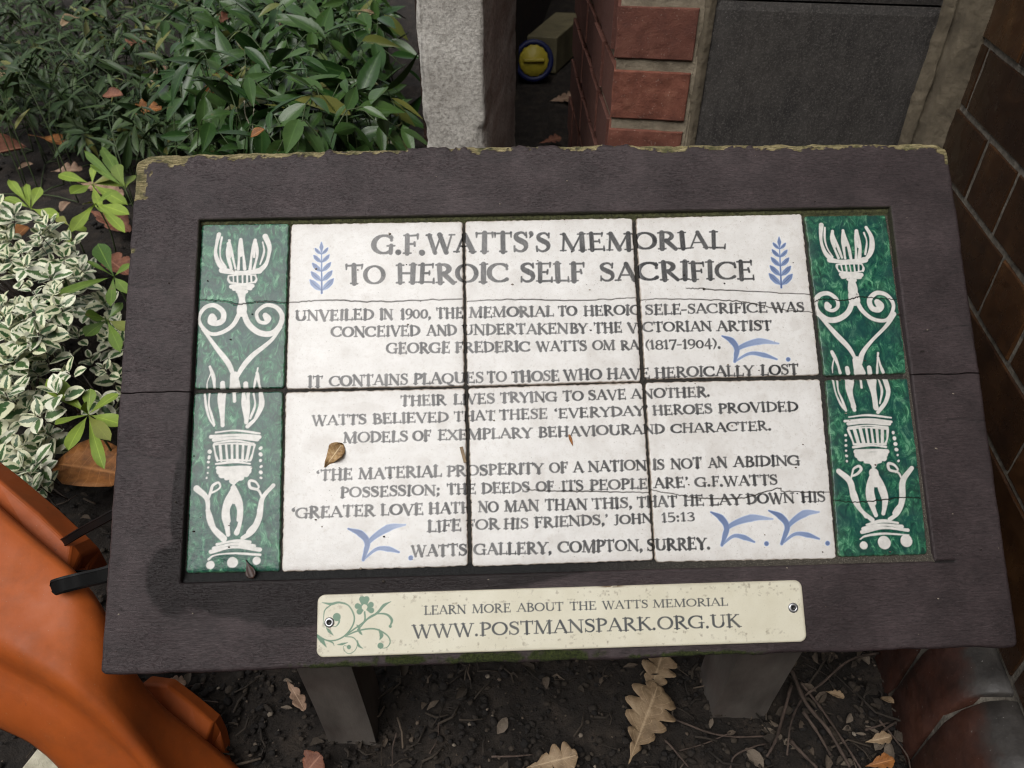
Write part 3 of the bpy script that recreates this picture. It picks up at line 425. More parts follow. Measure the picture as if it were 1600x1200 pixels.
class Raster:
    def __init__(s, x0, y0, x1, y1, res, chans):
        s.x0, s.y0, s.res = x0, y0, res; s.nx = int((x1-x0)/res)+1; s.ny = int((y1-y0)/res)+1
        s.c = {k: np.zeros((s.nx, s.ny), np.float32) for k in chans}
    def stroke(s, ch, pts, ws, val=1., soft=None, val2=None):
        a = s.c[ch]; pts = np.asarray(pts, float); ws = np.asarray(ws, float)*.5; soft = soft or s.res
        for i in range(len(pts)-1):
            (ax, ay), (bx, by) = pts[i], pts[i+1]; m = max(ws[i], ws[i+1])+soft+s.res
            i0 = max(0, int((min(ax, bx)-m-s.x0)/s.res)); i1 = min(s.nx, int((max(ax, bx)+m-s.x0)/s.res)+2)
            j0 = max(0, int((min(ay, by)-m-s.y0)/s.res)); j1 = min(s.ny, int((max(ay, by)+m-s.y0)/s.res)+2)
            if i1 <= i0 or j1 <= j0: continue
            X = (s.x0+np.arange(i0, i1)*s.res)[:, None]; Y = (s.y0+np.arange(j0, j1)*s.res)[None, :]
            dx, dy = bx-ax, by-ay; L2 = dx*dx+dy*dy+1e-9
            q = np.clip(((X-ax)*dx+(Y-ay)*dy)/L2, 0, 1)
            d = np.hypot(X-ax-q*dx, Y-ay-q*dy)-(ws[i]+(ws[i+1]-ws[i])*q)
            v = val if val2 is None else val+(val2-val)*((i+q)/(len(pts)-1))
            a[i0:i1, j0:j1] = np.maximum(a[i0:i1, j0:j1], np.clip(.5-d/soft, 0, 1)*v)
    def sample(s, ch, x, y):
        fx = np.clip((x-s.x0)/s.res, 0, s.nx-1.001); fy = np.clip((y-s.y0)/s.res, 0, s.ny-1.001)
        i = fx.astype(int); j = fy.astype(int); u = fx-i; v = fy-j; a = s.c[ch]
        return (a[i, j]*(1-u)+a[i+1, j]*u)*(1-v)+(a[i, j+1]*(1-u)+a[i+1, j+1]*u)*v
def write(ra, ch, word, x0, y0, x1, y1, h, T, t, rng, jit=1., dens=(.8, 1.)):
    gl = [glyph(c, T, t) for c in word]; tot = sum(g[1] for g in gl); sx = (x1-x0)/tot; x = 0
    for g, adv in gl:
        d0 = rng.uniform(*dens); dy = rng.uniform(-.025, .025)*jit*h; hs = 1+rng.uniform(-.03, .03)*jit; sl = rng.uniform(-.03, .05)*jit
        for p, ws in g:
            q = p+np.stack([rng.uniform(-.014, .014, len(p)), rng.uniform(-.014, .014, len(p))], 1)*jit*(1 if len(p) < 4 else .3)
            X = x0+(x+q[:, 0])*sx+q[:, 1]*sl*h; Y = y0+(y1-y0)*(x/tot)+q[:, 1]*h*hs+dy
            k = (sx/h)**.5; wj = ws*h*min(1.05, k)*(1+rng.uniform(-.12, .16)*jit)
            ra.stroke(ch, np.stack([X, Y], 1), wj, d0*rng.uniform(.93, 1.), soft=.38, val2=d0*rng.uniform(.88, 1.))
        x += adv
rng = np.random.RandomState(7)
PAN = Raster(-316, -158, 316, 157, .3, ('ink', 'blue', 'crack', 'white', 'halo'))
for wd, x0, y0, x1, y1, h in WORDS:
    big = h > 13
    write(PAN, 'ink', wd, x0, y0, x1, y1, h, .245 if big else .265, .105 if big else .12, rng, 1., (.95, 1.) if x0 > -20 else (.9, 1.))  # words on the left get paler ink, painting in the sky's sheen
for c in CRACKS:
    q = spline(c, 14); q = q+rng.normal(0, .28, q.shape)
    PAN.stroke('crack', q, np.interp(np.arange(len(q)), [0, len(q)/2, len(q)], [.7, 1.05, .7]), 1., soft=.4)
PAN.stroke('crack', spline([(-202, 70), (-190, 84)], 4), np.full(4, .1), .2)
for (bx, by), (tx, ty) in SPRIGS:                                   # blue laurel sprigs
    ax = np.array([tx-bx, ty-by]); L = np.hypot(*ax); u = ax/L; nrm = np.array([u[1], -u[0]]); b0 = np.array([bx, by])
    PAN.stroke('blue', [b0, b0+u*L*.8], [1.5, .8], .85, val2=.5, soft=.4)
    for k, f in enumerate((.05, .23, .42, .60, .76)):
        for sd in (-1, 1):
            ll = L*(.30-.035*k); st = b0+u*L*f; tp = st+(u*.72+nrm*sd*.72)*ll; tm = (st+tp)/2+nrm*sd*.6
            q = spline([st, tm, tp], 6); PAN.stroke('blue', q, np.interp(np.linspace(0, 1, len(q)), [0, .35, .7, 1], [.8, ll*.36, ll*.34, 1.]), rng.uniform(.28, .5), val2=rng.uniform(.5, .8), soft=.6)
            PAN.stroke('blue', q, np.interp(np.linspace(0, 1, len(q)), [0, .5, 1], [.5, .9, .4]), .85, soft=.5)
    tp = b0+u*L; PAN.stroke('blue', spline([tp-u*L*.2, tp-u*L*.1, tp], 5), np.interp(np.linspace(0, 1, 11), [0, .5, 1], [.8, 3.4, .6]), .6, soft=.5)
for tip, jn, bt, rt, lw, dot in BIRDS:                              # blue two-winged brush strokes
    tip, jn, bt, rt, lw = map(np.array, (tip, jn, bt, rt, lw)); jn = jn+(bt-jn)*.25
    def br(p, ws, v0, v1):
        q = spline(p, 9); PAN.stroke('blue', q, np.interp(np.linspace(0, 1, len(q)), np.linspace(0, 1, len(ws)), ws), v0, val2=v1, soft=.7)
        for s_ in (-.28, .3):
            e = np.gradient(q, axis=0); e = np.stack([-e[:, 1], e[:, 0]], 1)/(np.linalg.norm(e, axis=1)[:, None]+1e-6)
            o_ = np.interp(np.linspace(0, 1, len(q)), np.linspace(0, 1, len(ws)), ws)[:, None]*s_; PAN.stroke('blue', q+e*o_, np.full(len(q), .45), min(1, v0+.22), val2=v1+.15, soft=.5)
    br([tip, tip+(jn-tip)*.55+np.array([1.5, 2.4]), jn, bt], [.8, 5.2, 4.6, 2.4], .72, .5)
    br([bt, jn+np.array([1., .5]), (jn+rt)/2+np.array([1., 4.6]), rt], [1.6, 3.2, 6.0, 1.0], .60, .22)
    br([bt, bt+(lw-bt)*.35+np.array([.5, 6.5]), bt+(lw-bt)*.7+np.array([0, 4.5]), lw], [1.4, 2.6, 4.2, 1.2], .36, .5)
    PAN.stroke('blue', [dot, np.array(dot)+.1], [3.6, 3.6], .68, soft=.8)
for MOT, ox, oy, s_ in ((MOTIF_UP, -314, 154, 1.), (MOTIF_LO, -314, -2, 1.), (MOTIF_UP, 236.3, 151.5, .975), (MOTIF_LO, 236.8, -2.6, .985)):   # wax-resist candelabra in white on green
    up = MOT is MOTIF_UP
    for pts, wd in MOT:
        p = np.array(pts)*s_+rng.normal(0, .22, (len(pts), 2)); q = spline(p, 7) if len(p) > 2 else p
        q = q+np.array([ox, oy]); wv = wd*1.2*(1+.25*np.sin(np.linspace(0, 6, len(q))+rng.uniform(0, 6)))
        PAN.stroke('white', q, wv, 1., soft=.45); PAN.stroke('halo', q, wv+rng.uniform(3, 7), rng.uniform(.25, .75), soft=2.)
# ------------------------------------------------------------------ the sign
SIGN = empty('memorial_sign', (0, -.10, 0), 'low lectern style memorial sign with dark painted timber board, lettered tiles and cream plate', 'sign')
TILES = [('white', (-234.3, 153.4), (-79.3, 153.0), (-79.9, .3), (-234.9, 1.3)), ('white', (-76.6, 153.2), (76.2, 153.2), (75.6, .9), (-77.0, .2)), ('white', (80.2, 153.0), (233.0, 154.2), (234.6, 2.8), (79.6, 2.6)),
         ('white', (-235.2, -1.9), (-79.3, -2.0), (-79.1, -153.3), (-234.0, -153.7)), ('white', (-76.2, -2.0), (76.6, -.9), (77.2, -153.0), (-75.0, -153.9)), ('white', (79.8, -.6), (234.6, -1.5), (232.6, -155.9), (79.0, -154.5)),
         ('green', (-315., 154.8), (-236.6, 154.3), (-237.0, 2.4), (-314., 3.2)), ('green', (-314.6, -.9), (-238., -1.1), (-236.0, -153.4), (-313.4, -152.6)),
         ('green', (236.0, 151.7), (311.3, 151.4), (313.0, 2.6), (239., 1.6)), ('green', (239.6, -2.2), (314.4, -2.8), (311.2, -154.4), (235.0, -154.5))]
for ti, (kind, tl, tr, br_, bl_) in enumerate(TILES):
    tl, tr, br_, bl_ = np.array(tl)+(-.45, .45), np.array(tr)+(.45, .45), np.array(br_)+(.45, -.45), np.array(bl_)+(-.45, -.45); Wd = np.hypot(*(tr-tl)); Hd = np.hypot(*(tl-bl_))
    st = .5 if kind == 'white' else .45
    def axis(L):
        e = np.array([0, .15, .35, .6, .9, 1.25]); m = np.arange(1.6, L-1.6, st); return np.concatenate([e, m, (L-e)[::-1]])/L
    u = axis(Wd); v = axis(Hd); U, V_ = np.meshgrid(u, v, indexing='ij')
    P = (bl_+(br_-bl_)*U[..., None])*(1-V_[..., None])+(tl+(tr-tl)*U[..., None])*V_[..., None]
    X = P[..., 0]; Y = P[..., 1]
    du = np.minimum(U, 1-U)*Wd; dv = np.minimum(V_, 1-V_)*Hd
    r = 2.0; k = .0
    qx = np.clip(r+1-du, 0, None); qy = np.clip(r+1-dv, 0, None); rad = np.hypot(qx, qy)
    edge = (r+1)-rad                                             # distance to a rounded outline
    edge = np.where((du > r+1) | (dv > r+1), np.minimum(du, dv), edge)
    ez = np.clip(1-(edge+(fbm(X*.5, Y*.5, 31)-.5)*.9)/1.1, 0, 1.3)
    Z = -1.1*ez**2-.25*np.clip(1-edge/5, 0, 1)**2+(fbm(X*.03, Y*.03, 40+ti, 3)-.5)*.7
    # chipped corners
    ck = PAN.sample('crack', X, Y); Z = Z-.35*ck
    tone = rng.uniform(-.25, .25)
    # tile outline shrinks into rounded corners
    sx_ = np.where(rad > r+1, (rad-(r+1)), 0); X2 = X+np.sign(.5-U)*sx_*(qx/(rad+1e-6)); Y2 = Y+np.sign(.5-V_)*sx_*(qy/(rad+1e-6))
    X2 = X2+(vn(Y*.35, X*0+ti, 50)-.5)*.7*np.clip(1-du/3, 0, 1); Y2 = Y2+(vn(X*.35, Y*0+ti, 51)-.5)*.7*np.clip(1-dv/3, 0, 1)
    stain = np.clip(1-(edge-.2)/(.8+1.8*vn(X*.25, Y*.25, 60)**2), 0, 1)*.8
    stain = np.maximum(stain, np.clip(1-edge/14, 0, 1)*.22*fbm(X*.12, Y*.12, 62)*1.4)
    hal = np.clip((vn(X*.06, Y*.06, 63)-.72)*2, 0, .25); stain = np.maximum(stain, hal*.5)
    if kind == 'white': col = np.stack([PAN.sample('ink', X, Y), PAN.sample('blue', X, Y), stain, ck], -1)
    else: col = np.stack([PAN.sample('white', X, Y), PAN.sample('halo', X, Y), stain*.55, ck], -1)
    nx, ny = X.shape; Vb = np.stack([X2, Y2, Z], -1).reshape(-1, 3); Fq = grid_faces(nx, ny)
    Vb, Fq, ids = skirt(Vb, Fq, lambda q: q-np.array([0, 0, 8.]))
    cc = col.reshape(-1, 4); ex = cc[ids].copy(); ex[:, :2] = 0; ex[:, 2] = 1
    vec = Vb+np.array([0, 0, ti*37.])
    o = obj('tile', bw(Vb), Fq, M[kind], SIGN, col=np.concatenate([cc, ex]), vec=vec)
    names = ['white tile with the top left of the lettering and a blue sprig', 'white tile with the top middle of the lettering', 'white tile with the top right of the lettering and a blue sprig', 'white tile with the bottom left of the lettering and a dry leaf', 'white tile with the bottom middle of the lettering', 'white tile with the bottom right of the lettering and two blue birds',
             'upper left green candelabra tile', 'lower left green candelabra tile', 'upper right green candelabra tile', 'lower right green candelabra tile']
    o['label'] = names[ti]
# bed of the recess
xs = np.arange(-316, 316.1, 1.); ys = np.arange(-163, 159.1, 1.); X, Y = np.meshgrid(xs, ys, indexing='ij')
edge_b = np.clip((Y+154)/-5, 0, 1); edge_r = np.clip((X-311)/1.5, 0, 1)*np.clip((60-Y)/60, 0, 1)
Z = -2.0+(fbm(X*.3, Y*.3, 71)-.5)*1.8+edge_b*2.2+edge_r*3.2+np.clip((Y-152)/3, 0, 1)*2.6
moss = np.clip(np.clip((Y-150)/3, 0, 1)+.0*X, 0, 1); wetb = (1-np.clip((Y-148)/4, 0, 1))*np.clip((312-X)/3, 0, 1)*np.clip((Y+155)/3, 0, 1)*.7+np.clip((-150-Y)/4, 0, 1)*np.clip((200-X)/200, 0, 1)
obj('grout_bed', bw(np.stack([X, Y, Z], -1).reshape(-1, 3)), grid_faces(*X.shape), M['grout'], SIGN, col=np.stack([moss, wetb, X*0, X*0], -1).reshape(-1, 4), vec=np.stack([X, Y, Z], -1).reshape(-1, 3))
# two painted planks with the recess cut out
BL_, BR2, BT, BB = -376.5, 375.3, 222.5, -231.0
RL, RRt, RT, RB = -315.6, 313.8, 157.2, -160.4
def seg(a, b, st): return np.linspace(a, b, max(2, int(round((b-a)/st))+1))
def plank(y0, y1, upper):
    e = np.array([0, .4, 1., 1.8, 2.8, 4.])
    def cat(*s): 
        o_ = [s[0]]
        for q in s[1:]: o_.append(q[1:])
        return np.concatenate(o_)
    xs = cat(BL_+e, seg(BL_+4, RL-4, 1.25), RL-e[::-1], seg(RL, RRt, 1.3), RRt+e, seg(RRt+4, BR2-4, 1.25), BR2-e[::-1])
    if upper: ys = cat(y0+e, seg(y0+4, RT, 1.4), RT+e, seg(RT+4, y1-4, 1.0), y1-e[::-1])
    else: ys = cat(y0+e, seg(y0+4, RB-4, 1.25), RB-e[::-1], seg(RB, y1-4, 1.4), y1-e[::-1])
    X, Y = np.meshgrid(xs, ys, indexing='ij'); nx, ny = X.shape
    dl, dr, dt, db = X-BL_, BR2-X, (BT-Y), (Y-BB)
    dy0 = Y-y0; dy1 = y1-Y
    dout = np.minimum(np.minimum(dl, dr), dt if upper else db); dj = dy0 if upper else dy1
    drec = np.maximum(np.maximum(RL-X, X-RRt), np.maximum(Y-RT, RB-Y))
    Z = 5+(fbm(X*.012, Y*.03, 80, 3)-.5)*1.6
    rr = 3.; Z -= rr*(1-np.sqrt(np.clip(1-np.clip(1-np.clip(dout, 0, None)/rr, 0, 1)**2, 0, 1)))
    Z -= 1.2*np.clip(1-np.clip(drec, 0, None)/1.6, 0, 1)**2
    gw = .35+1.2*vn(X*.08, X*0, 81)**3; Z -= 2.*np.clip(1-dj/gw, 0, 1)**2
    # bare and rotted wood along the top edge and down the upper left corner
    bare = np.zeros_like(X); groove = np.clip(1-dj/(gw+.2), 0, 1)*.8
    if upper:
        prof = np.interp(X[:, 0], [-376, -340, -290, -240, -190, -150, -128, -118, -100, -60, 0, 60, 100, 150, 200, 260, 320, 350, 376], [13, 12, 10, 9, 6, 6, 4, 3.2, 3.5, 6.5, 6, 7, 8, 7.5, 8, 8, 9, 10, 11])[:, None]
        wdt = prof*(.35+.85*fbm(X*.09, X*0+3, 82, 4))
        wdt = wdt+(fbm(X*.25, Y*.5, 83, 4)-.5)*8
        wdt = wdt-4.5*np.clip(fbm(X*.035, X*0+9, 182, 3)-.52, 0, 1)*6; bare = np.clip((wdt-dt)/.6, 0, 1)
        wl_ = np.where(Y > 176+4*vn(X*.5, Y*0, 84), 12+7*(fbm(Y*.12, X*.25, 85)-.5)*2, 0); bare = np.maximum(bare, np.clip((wl_-dl)/.8, 0, 1))
        bare = np.maximum(bare, np.clip((4.5-dl+1.5*vn(X, Y, 86))/.6, 0, 1)*((Y > 126.5) & (Y < 131.5)))
        wr_ = np.where((Y > 197+vn(X, Y*0, 2)*3), 5+20*np.clip(fbm(Y*.18, X*.1, 87)-.42, 0, 1), 0); bare = np.maximum(bare, np.clip((wr_-dr)/.8, 0, 1))
        Z -= bare*(1.0+2.0*np.clip(1-dt/7, 0, 1)+1.8*(fbm(X*.1, Y*.9, 88)-.4))
    # damp stain and moss
    if upper: wet = X*0
    else:
        s1 = np.hypot((X+322)/24, (Y+158)/34); s2 = np.hypot((X+268)/62, (Y+166)/24); s3 = np.hypot((X+318)/10, (Y+100)/55); s4 = np.clip((RB-Y)/16, 0, 9)+np.clip((X+60)/90, 0, 9)+np.clip((-X-300)/20, 0, 9)
        s5 = np.hypot((X+215)/70, (Y+180)/20)
        ss = np.minimum(np.minimum(np.minimum(s1, s2), np.minimum(s3, s4)), s5)+(fbm(X*.05, Y*.08, 90)-.5)*.45
        wet = np.clip((1.0-ss)/.16, 0, 1)*.8
    mossm = np.zeros_like(X)
    if not upper:
        for cx, cy, rx, ry in ((-65, -228, 40, 6), (-8, -227, 38, 6), (-128, -226, 26, 4), (100, -229, 60, 2.5), (-192, -229, 30, 3)):
            mossm = np.maximum(mossm, np.clip((1-np.hypot((X-cx)/rx, (Y-cy)/ry)+(fbm(X*.2, Y*.2, 91)-.5)*1.6)*3, 0, 1))
        Z += mossm*1.2*fbm(X*.5, Y*.5, 92)
        nt_ = np.hypot(np.clip(np.abs(X-322)-8, 0, None)/1.5, (Y+160.8-.02*(X-322))/1.1); groove = np.maximum(groove, np.clip(1.3-nt_, 0, 1)); Z -= np.clip(1.3-nt_, 0, 1)*1.2
    mossm = np.maximum(mossm, np.clip(1-drec/1.2, 0, 1)*.55*(Y > 100))
    # long drying cracks in the paint of the left stile
    for (xa, ya, xb, yb) in ((-377, 97, -352, 96), (-376, 66, -330, 64), (-377, -52, -330, -57), (-376, 20, -350, 19), (330, 40, 376, 43), (340, -40, 376, -42)):
        yy = ya+(yb-ya)*(X-xa)/(xb-xa)+(vn(X*.15, X*0+ya, 93)-.5)*2; ins = (X > min(xa, xb)) & (X < max(xa, xb)); g_ = np.clip(1-np.abs(Y-yy)/.9, 0, 1)*ins*.8
        groove = np.maximum(groove, g_); Z -= g_*.7
    # outline: rounded outer corners, wavering sawn edges, gnawed top edge
    X2, Y2 = X.copy(), Y.copy(); rc = 13. if upper else 5.
    for sx, xe in ((-1, BL_), (1, BR2)):
        ye = BT if upper else BB; sy = 1 if upper else -1
        cx = xe-sx*rc; cy = ye-sy*rc; a_ = np.clip((X-cx)*sx/rc, 0, 1); b_ = np.clip((Y-cy)*sy/rc, 0, 1); inn = ((X-cx)*sx > 0) & ((Y-cy)*sy > 0)
        h_ = np.hypot(a_, b_)+1e-9; k_ = np.maximum(a_, b_)/h_
        X2 = np.where(inn, cx+sx*rc*a_*k_, X2); Y2 = np.where(inn, cy+sy*rc*b_*k_, Y2)
    if upper: Y2 = Y2+np.clip(1-dt/14, 0, 1)*((fbm(X*.10, X*0, 95, 5)-.5)*3.2+np.interp(X, [-376, -100, 0, 376], [0, 2.2, 2.6, -1.5])*1.2)
    X2 = X2+np.clip(1-dl/8, 0, 1)*(fbm(Y*.08, Y*0, 96, 4)-.5)*1.6+np.clip(1-dr/8, 0, 1)*(fbm(Y*.08, Y*0, 97, 4)-.5)*1.6
    if not upper: Y2 = Y2+np.clip(1-db/8, 0, 1)*((fbm(X*.05, X*0, 98, 5)-.5)*3)
    Y2 = Y2+np.clip(1-dj/5, 0, 1)*(fbm(X*.06, X*0, 99, 4)-.5)*2.6
    Fq = grid_faces(nx, ny); cxm = X.ravel()[Fq].mean(1); cym = Y.ravel()[Fq].mean(1)
    keep = ~((cxm > RL) & (cxm < RRt) & (cym < RT) & (cym > RB)); Fq = Fq[keep]
    used = np.unique(Fq); mp = np.full(nx*ny, -1); mp[used] = np.arange(len(used)); Fq = mp[Fq]
    Vb = np.stack([X2, Y2, Z], -1).reshape(-1, 3)[used]; cc = np.stack([bare, wet, mossm, np.clip(groove, 0, 1)], -1).reshape(-1, 4)[used]; vec = np.stack([X, Y, Z], -1).reshape(-1, 3)[used]
    Vb, Fq, ids = skirt(Vb, Fq, lambda q: np.stack([q[:, 0], q[:, 1], np.full(len(q), -26.)], 1))
    ex = cc[ids].copy(); ex[:, 3] *= .3
    vec = np.concatenate([vec, vec[ids]-np.array([0, 0, 30.])])
    o = obj('plank', bw(Vb), Fq, M['timber'], SIGN, col=np.concatenate([cc, ex]), vec=vec)
    o['label'] = 'upper plank with bare flaking top edge' if upper else 'lower plank with a damp stain and a cream plate screwed on'
plank(0., BT, True); plank(BB, -.06, False)
b = MB(); q = bw([(BL_+2, BB+2, -25.5), (BR2-2, BB+2, -25.5), (BR2-2, BT-3, -25.5), (BL_+2, BT-3, -25.5), (BL_+2, BB+2, -12), (BR2-2, BB+2, -12), (BR2-2, BT-3, -12), (BL_+2, BT-3, -12)]); b.add(q, BOXF)
b.build('backing_board', M['leg'], SIGN, False)
# two square legs leaning towards the reader
def leg(cx0, cx1, y, dpt):
    rz = .44; sh = -.040; b = MB(); n = 8
    for (x0, x1) in ((cx0, cx1),):
        V = []; 
        for k in range(n+1):
            z = -.03+(rz+.03)*k/n; yo = sh*max(0, z)/.44; tw = .004*math.sin(k)
            top = y+yo
            V += [(x0-.006*z/.44*(-1 if x0 > 0 else 1)+tw*.2, top, z), (x1-.006*z/.44*(-1 if x0 > 0 else 1), top+tw*.2, z), (x1-.006*z/.44*(-1 if x0 > 0 else 1), top+dpt, z), (x0, top+dpt, z)]
        F = [(k*4+i, k*4+(i+1) % 4, k*4+4+(i+1) % 4, k*4+4+i) for k in range(n) for i in range(4)]
        # stop the top under the board
        V = np.array(V); 
        for i in range(len(V)):
            lim = BC[2]+(V[i, 1]-0)*(BY[2]/BY[1])-.034; V[i, 2] = min(V[i, 2], lim)
        b.add(V, F+[tuple(range(n*4, n*4+4))])
    bevel(b.build('leg', M['leg'], SIGN, False), .0025)
leg(-.2385, -.188, -.113, .055); leg(.1795, .2415, -.098, .055)
# cream plate
PX0, PX1, PY0, PY1 = -202.3, 198.2, -222.0, -172.9
PR = Raster(PX0-2, PY0-2, PX1+2, PY1+2, .2, ('ink', 'green', 'st'))
rng2 = np.random.RandomState(3)
for wd, x0, y0, x1, y1, h in PWORDS: write(PR, 'ink', wd, x0, y0, x1, y1, h, .20, .092, rng2, .0, (.97, 1.))
for pts, ws in SCROLL:
    q = spline(pts, 8) if len(pts) > 2 else np.array(pts); PR.stroke('green', q, np.interp(np.linspace(0, 1, len(q)), np.linspace(0, 1, len(ws)), ws), .9, soft=.3)
xs = np.concatenate([PX0+np.array([0, .3, .7, 1.2]), seg(PX0+1.6, PX1-1.6, .42), PX1-np.array([1.2, .7, .3, 0])]); ys = np.concatenate([PY0+np.array([0, .3, .7, 1.2]), seg(PY0+1.6, PY1-1.6, .42), PY1-np.array([1.2, .7, .3, 0])])
X, Y = np.meshgrid(xs, ys, indexing='ij'); X2, Y2 = X.copy(), Y.copy(); rc = 6.
for sx, xe in ((-1, PX0), (1, PX1)):
    for sy, ye in ((-1, PY0), (1, PY1)):
        cx = xe-sx*rc; cy = ye-sy*rc; a_ = np.clip((X-cx)*sx/rc, 0, 1); b_ = np.clip((Y-cy)*sy/rc, 0, 1); inn = ((X-cx)*sx > 0) & ((Y-cy)*sy > 0); h_ = np.hypot(a_, b_)+1e-9; k_ = np.maximum(a_, b_)/h_
        X2 = np.where(inn, cx+sx*rc*a_*k_, X2); Y2 = np.where(inn, cy+sy*rc*b_*k_, Y2)
dE = np.minimum(np.minimum(X-PX0, PX1-X), np.minimum(Y-PY0, PY1-Y)); Z = 8.0-.6*np.clip(1-dE/.9, 0, 1)**2+(fbm(X*.01, Y*.02, 110, 2)-.5)*.5
gr = PR.sample('green', X2, Y2)
gr = gr*(np.hypot(X+163.8, Y+183.8) > 2.3)
st_ = np.clip(1-dE/(1+4*fbm(X*.06, Y*.06, 111)**2), 0, 1)*.35; st_ = np.maximum(st_, np.clip(1-np.hypot((X-40)/16, (Y+173)/1.9), 0, 1)*1.6*(vn(X*.3, Y, 112) > .25)); st_ = np.clip(np.maximum(st_, np.clip(fbm(X*.35, Y*.35, 113, 5)-.64, 0, 1)*2.5*(dE < 12)), 0, 1)
# pale engraved scroll ghosting
Vb = np.stack([X2, Y2+.0018*(X2-PX0), Z], -1).reshape(-1, 3); Vb2, Fq, ids = skirt(Vb, grid_faces(*X.shape), lambda q: q-np.array([0, 0, 2.2])); cc = np.stack([PR.sample('ink', X2, Y2), gr, st_, X*0], -1).reshape(-1, 4); ex = cc[ids].copy(); ex[:, :2] = 0
PLATE = obj('name_plate', bw(Vb2), Fq, M['plate'], SIGN, col=np.concatenate([cc, ex]), vec=Vb2); PLATE['label'] = 'cream plate with web address and green scrollwork'
for (cx, cy) in ((-192.3, -194.9), (189.2, -194.2)):
    V = []; F = []; prof = [(4.2, 8.0), (4.1, 8.5), (3.3, 9.0), (1.9, 9.25), (1.6, 8.5), (0.01, 8.4)]; n = 24
    for r_, z_ in prof: V += [(cx+r_*math.cos(2*math.pi*k/n), cy+r_*math.sin(2*math.pi*k/n), z_) for k in range(n)]
    F = [(j*n+k, j*n+(k+1) % n, (j+1)*n+(k+1) % n, (j+1)*n+k) for j in range(5) for k in range(n)]
    fm = [1 if j >= 3 else 0 for j in range(5) for k in range(n)]
    s_ = obj('screw', bw(V), F, [M['steel'], M['socket']], PLATE, fm=fm)
# ------------------------------------------------------------------ ground
def st(*o):
    for x in o: x['kind'] = 'structure'
def soil_h(x, y): return (fbm(x*9, y*9, 200, 3)-.5)*.022+(fbm(x*45, y*45, 203, 4)-.5)*.016+(fbm(x*150, y*150, 206, 2)-.5)*.006
xs = np.concatenate([-np.geomspace(60, 1.9, 14), seg(-1.8, -.8, .02), seg(-.79, .55, .0065), seg(.57, 1.2, .03), np.geomspace(1.4, 60, 14)])
ys = np.concatenate([-np.geomspace(60, .62, 14), seg(-.6, -.32, .02), seg(-.31, .75, .0065), seg(.77, 2.6, .02), np.geomspace(2.7, 60, 14)])
X, Y = np.meshgrid(xs, ys, indexing='ij'); far = np.clip(np.hypot(X, Y)-3, 0, 1)
Z = soil_h(X, Y)*(1-far)-.004
gr_ = obj('ground', np.stack([X, Y, Z], -1).reshape(-1, 3), grid_faces(*X.shape), M['soil'], origin=(0, 0, 0)); st(gr_)
rng = np.random.RandomState(11)
# crumbs and grit of the bed
ico_v = []; phi = (1+5**.5)/2
ICO_V = np.array([(-1,phi,0),(1,phi,0),(-1,-phi,0),(1,-phi,0),(0,-1,phi),(0,1,phi),(0,-1,-phi),(0,1,-phi),(phi,0,-1),(phi,0,1),(-phi,0,-1),(-phi,0,1)])/1.9
ICO_F = [(0,11,5),(0,5,1),(0,1,7),(0,7,10),(0,10,11),(1,5,9),(5,11,4),(11,10,2),(10,7,6),(7,1,8),(3,9,4),(3,4,2),(3,2,6),(3,6,8),(3,8,9),(4,9,5),(2,4,11),(6,2,10),(8,6,7),(9,8,1)]
def lumps(n, xr, yr, smin, smax, mb, cmax=1., flat=.7):
    for i in range(n):
        x = rng.uniform(*xr); y = rng.uniform(*yr); s = smin*(smax/smin)**(rng.rand()**1.7)
        V = ICO_V*(1+rng.uniform(-.28, .28, (12, 1)))*s*np.array([rng.uniform(.7, 1.4), rng.uniform(.7, 1.2), rng.uniform(.4, .9)*flat])
        a = rng.uniform(0, 6.28); c_, s_ = math.cos(a), math.sin(a); V = V@np.array([[c_, -s_, 0], [s_, c_, 0], [0, 0, 1]])
        t = rng.rand()**1.9*cmax
        if s > .0035: t = min(t, .8)
        mb.add(V+np.array([x, y, float(soil_h(np.array(x), np.array(y)))+s*.15]), ICO_F, np.full((12, 1), t))
mb = MB(); lumps(6500, (-.40, .40), (-.24, .22), .0009, .0052, mb); lumps(1500, (-.75, -.35), (-.2, .45), .0012, .007, mb); lumps(700, (-1.5, -.6), (.4, 1.9), .002, .013, mb, .9)
cr_ = mb.build('soil_crumbs', M['crumb'], None, True); cr_['kind'] = 'stuff'; tag(cr_, 'dark crumbs and grit of soil scattered over the bed under the sign', 'soil')
mb = MB()
for i in range(420):                                   # rotted slivers and rootlets between the crumbs
    x = rng.uniform(-.36, .40) if i < 330 else rng.uniform(-.75, -.4); y = rng.uniform(-.22, .15) if i < 330 else rng.uniform(-.15, .4); a = rng.uniform(0, 6.28); L = rng.uniform(.006, .035)*(1.5 if x > .2 else 1)
    z = float(soil_h(np.array(x), np.array(y)))+rng.uniform(.001, .007); d = np.array([math.cos(a), math.sin(a), rng.uniform(-.15, .2)]); p = np.array([x, y, z]); bd = np.cross(d, UZ)*rng.uniform(-.2, .2)*L
    V, F = tube([p, p+d*L*.5+bd, p+d*L], rng.uniform(.0005, .0016), 5); mb.add(V, F, np.full((len(V), 1), rng.uniform(.4, .97)))
so_ = mb.build('wood_slivers', M['crumb'], None, True); so_['kind'] = 'stuff'; tag(so_, 'fine rotted slivers and rootlets strewn over the dark soil', 'litter')
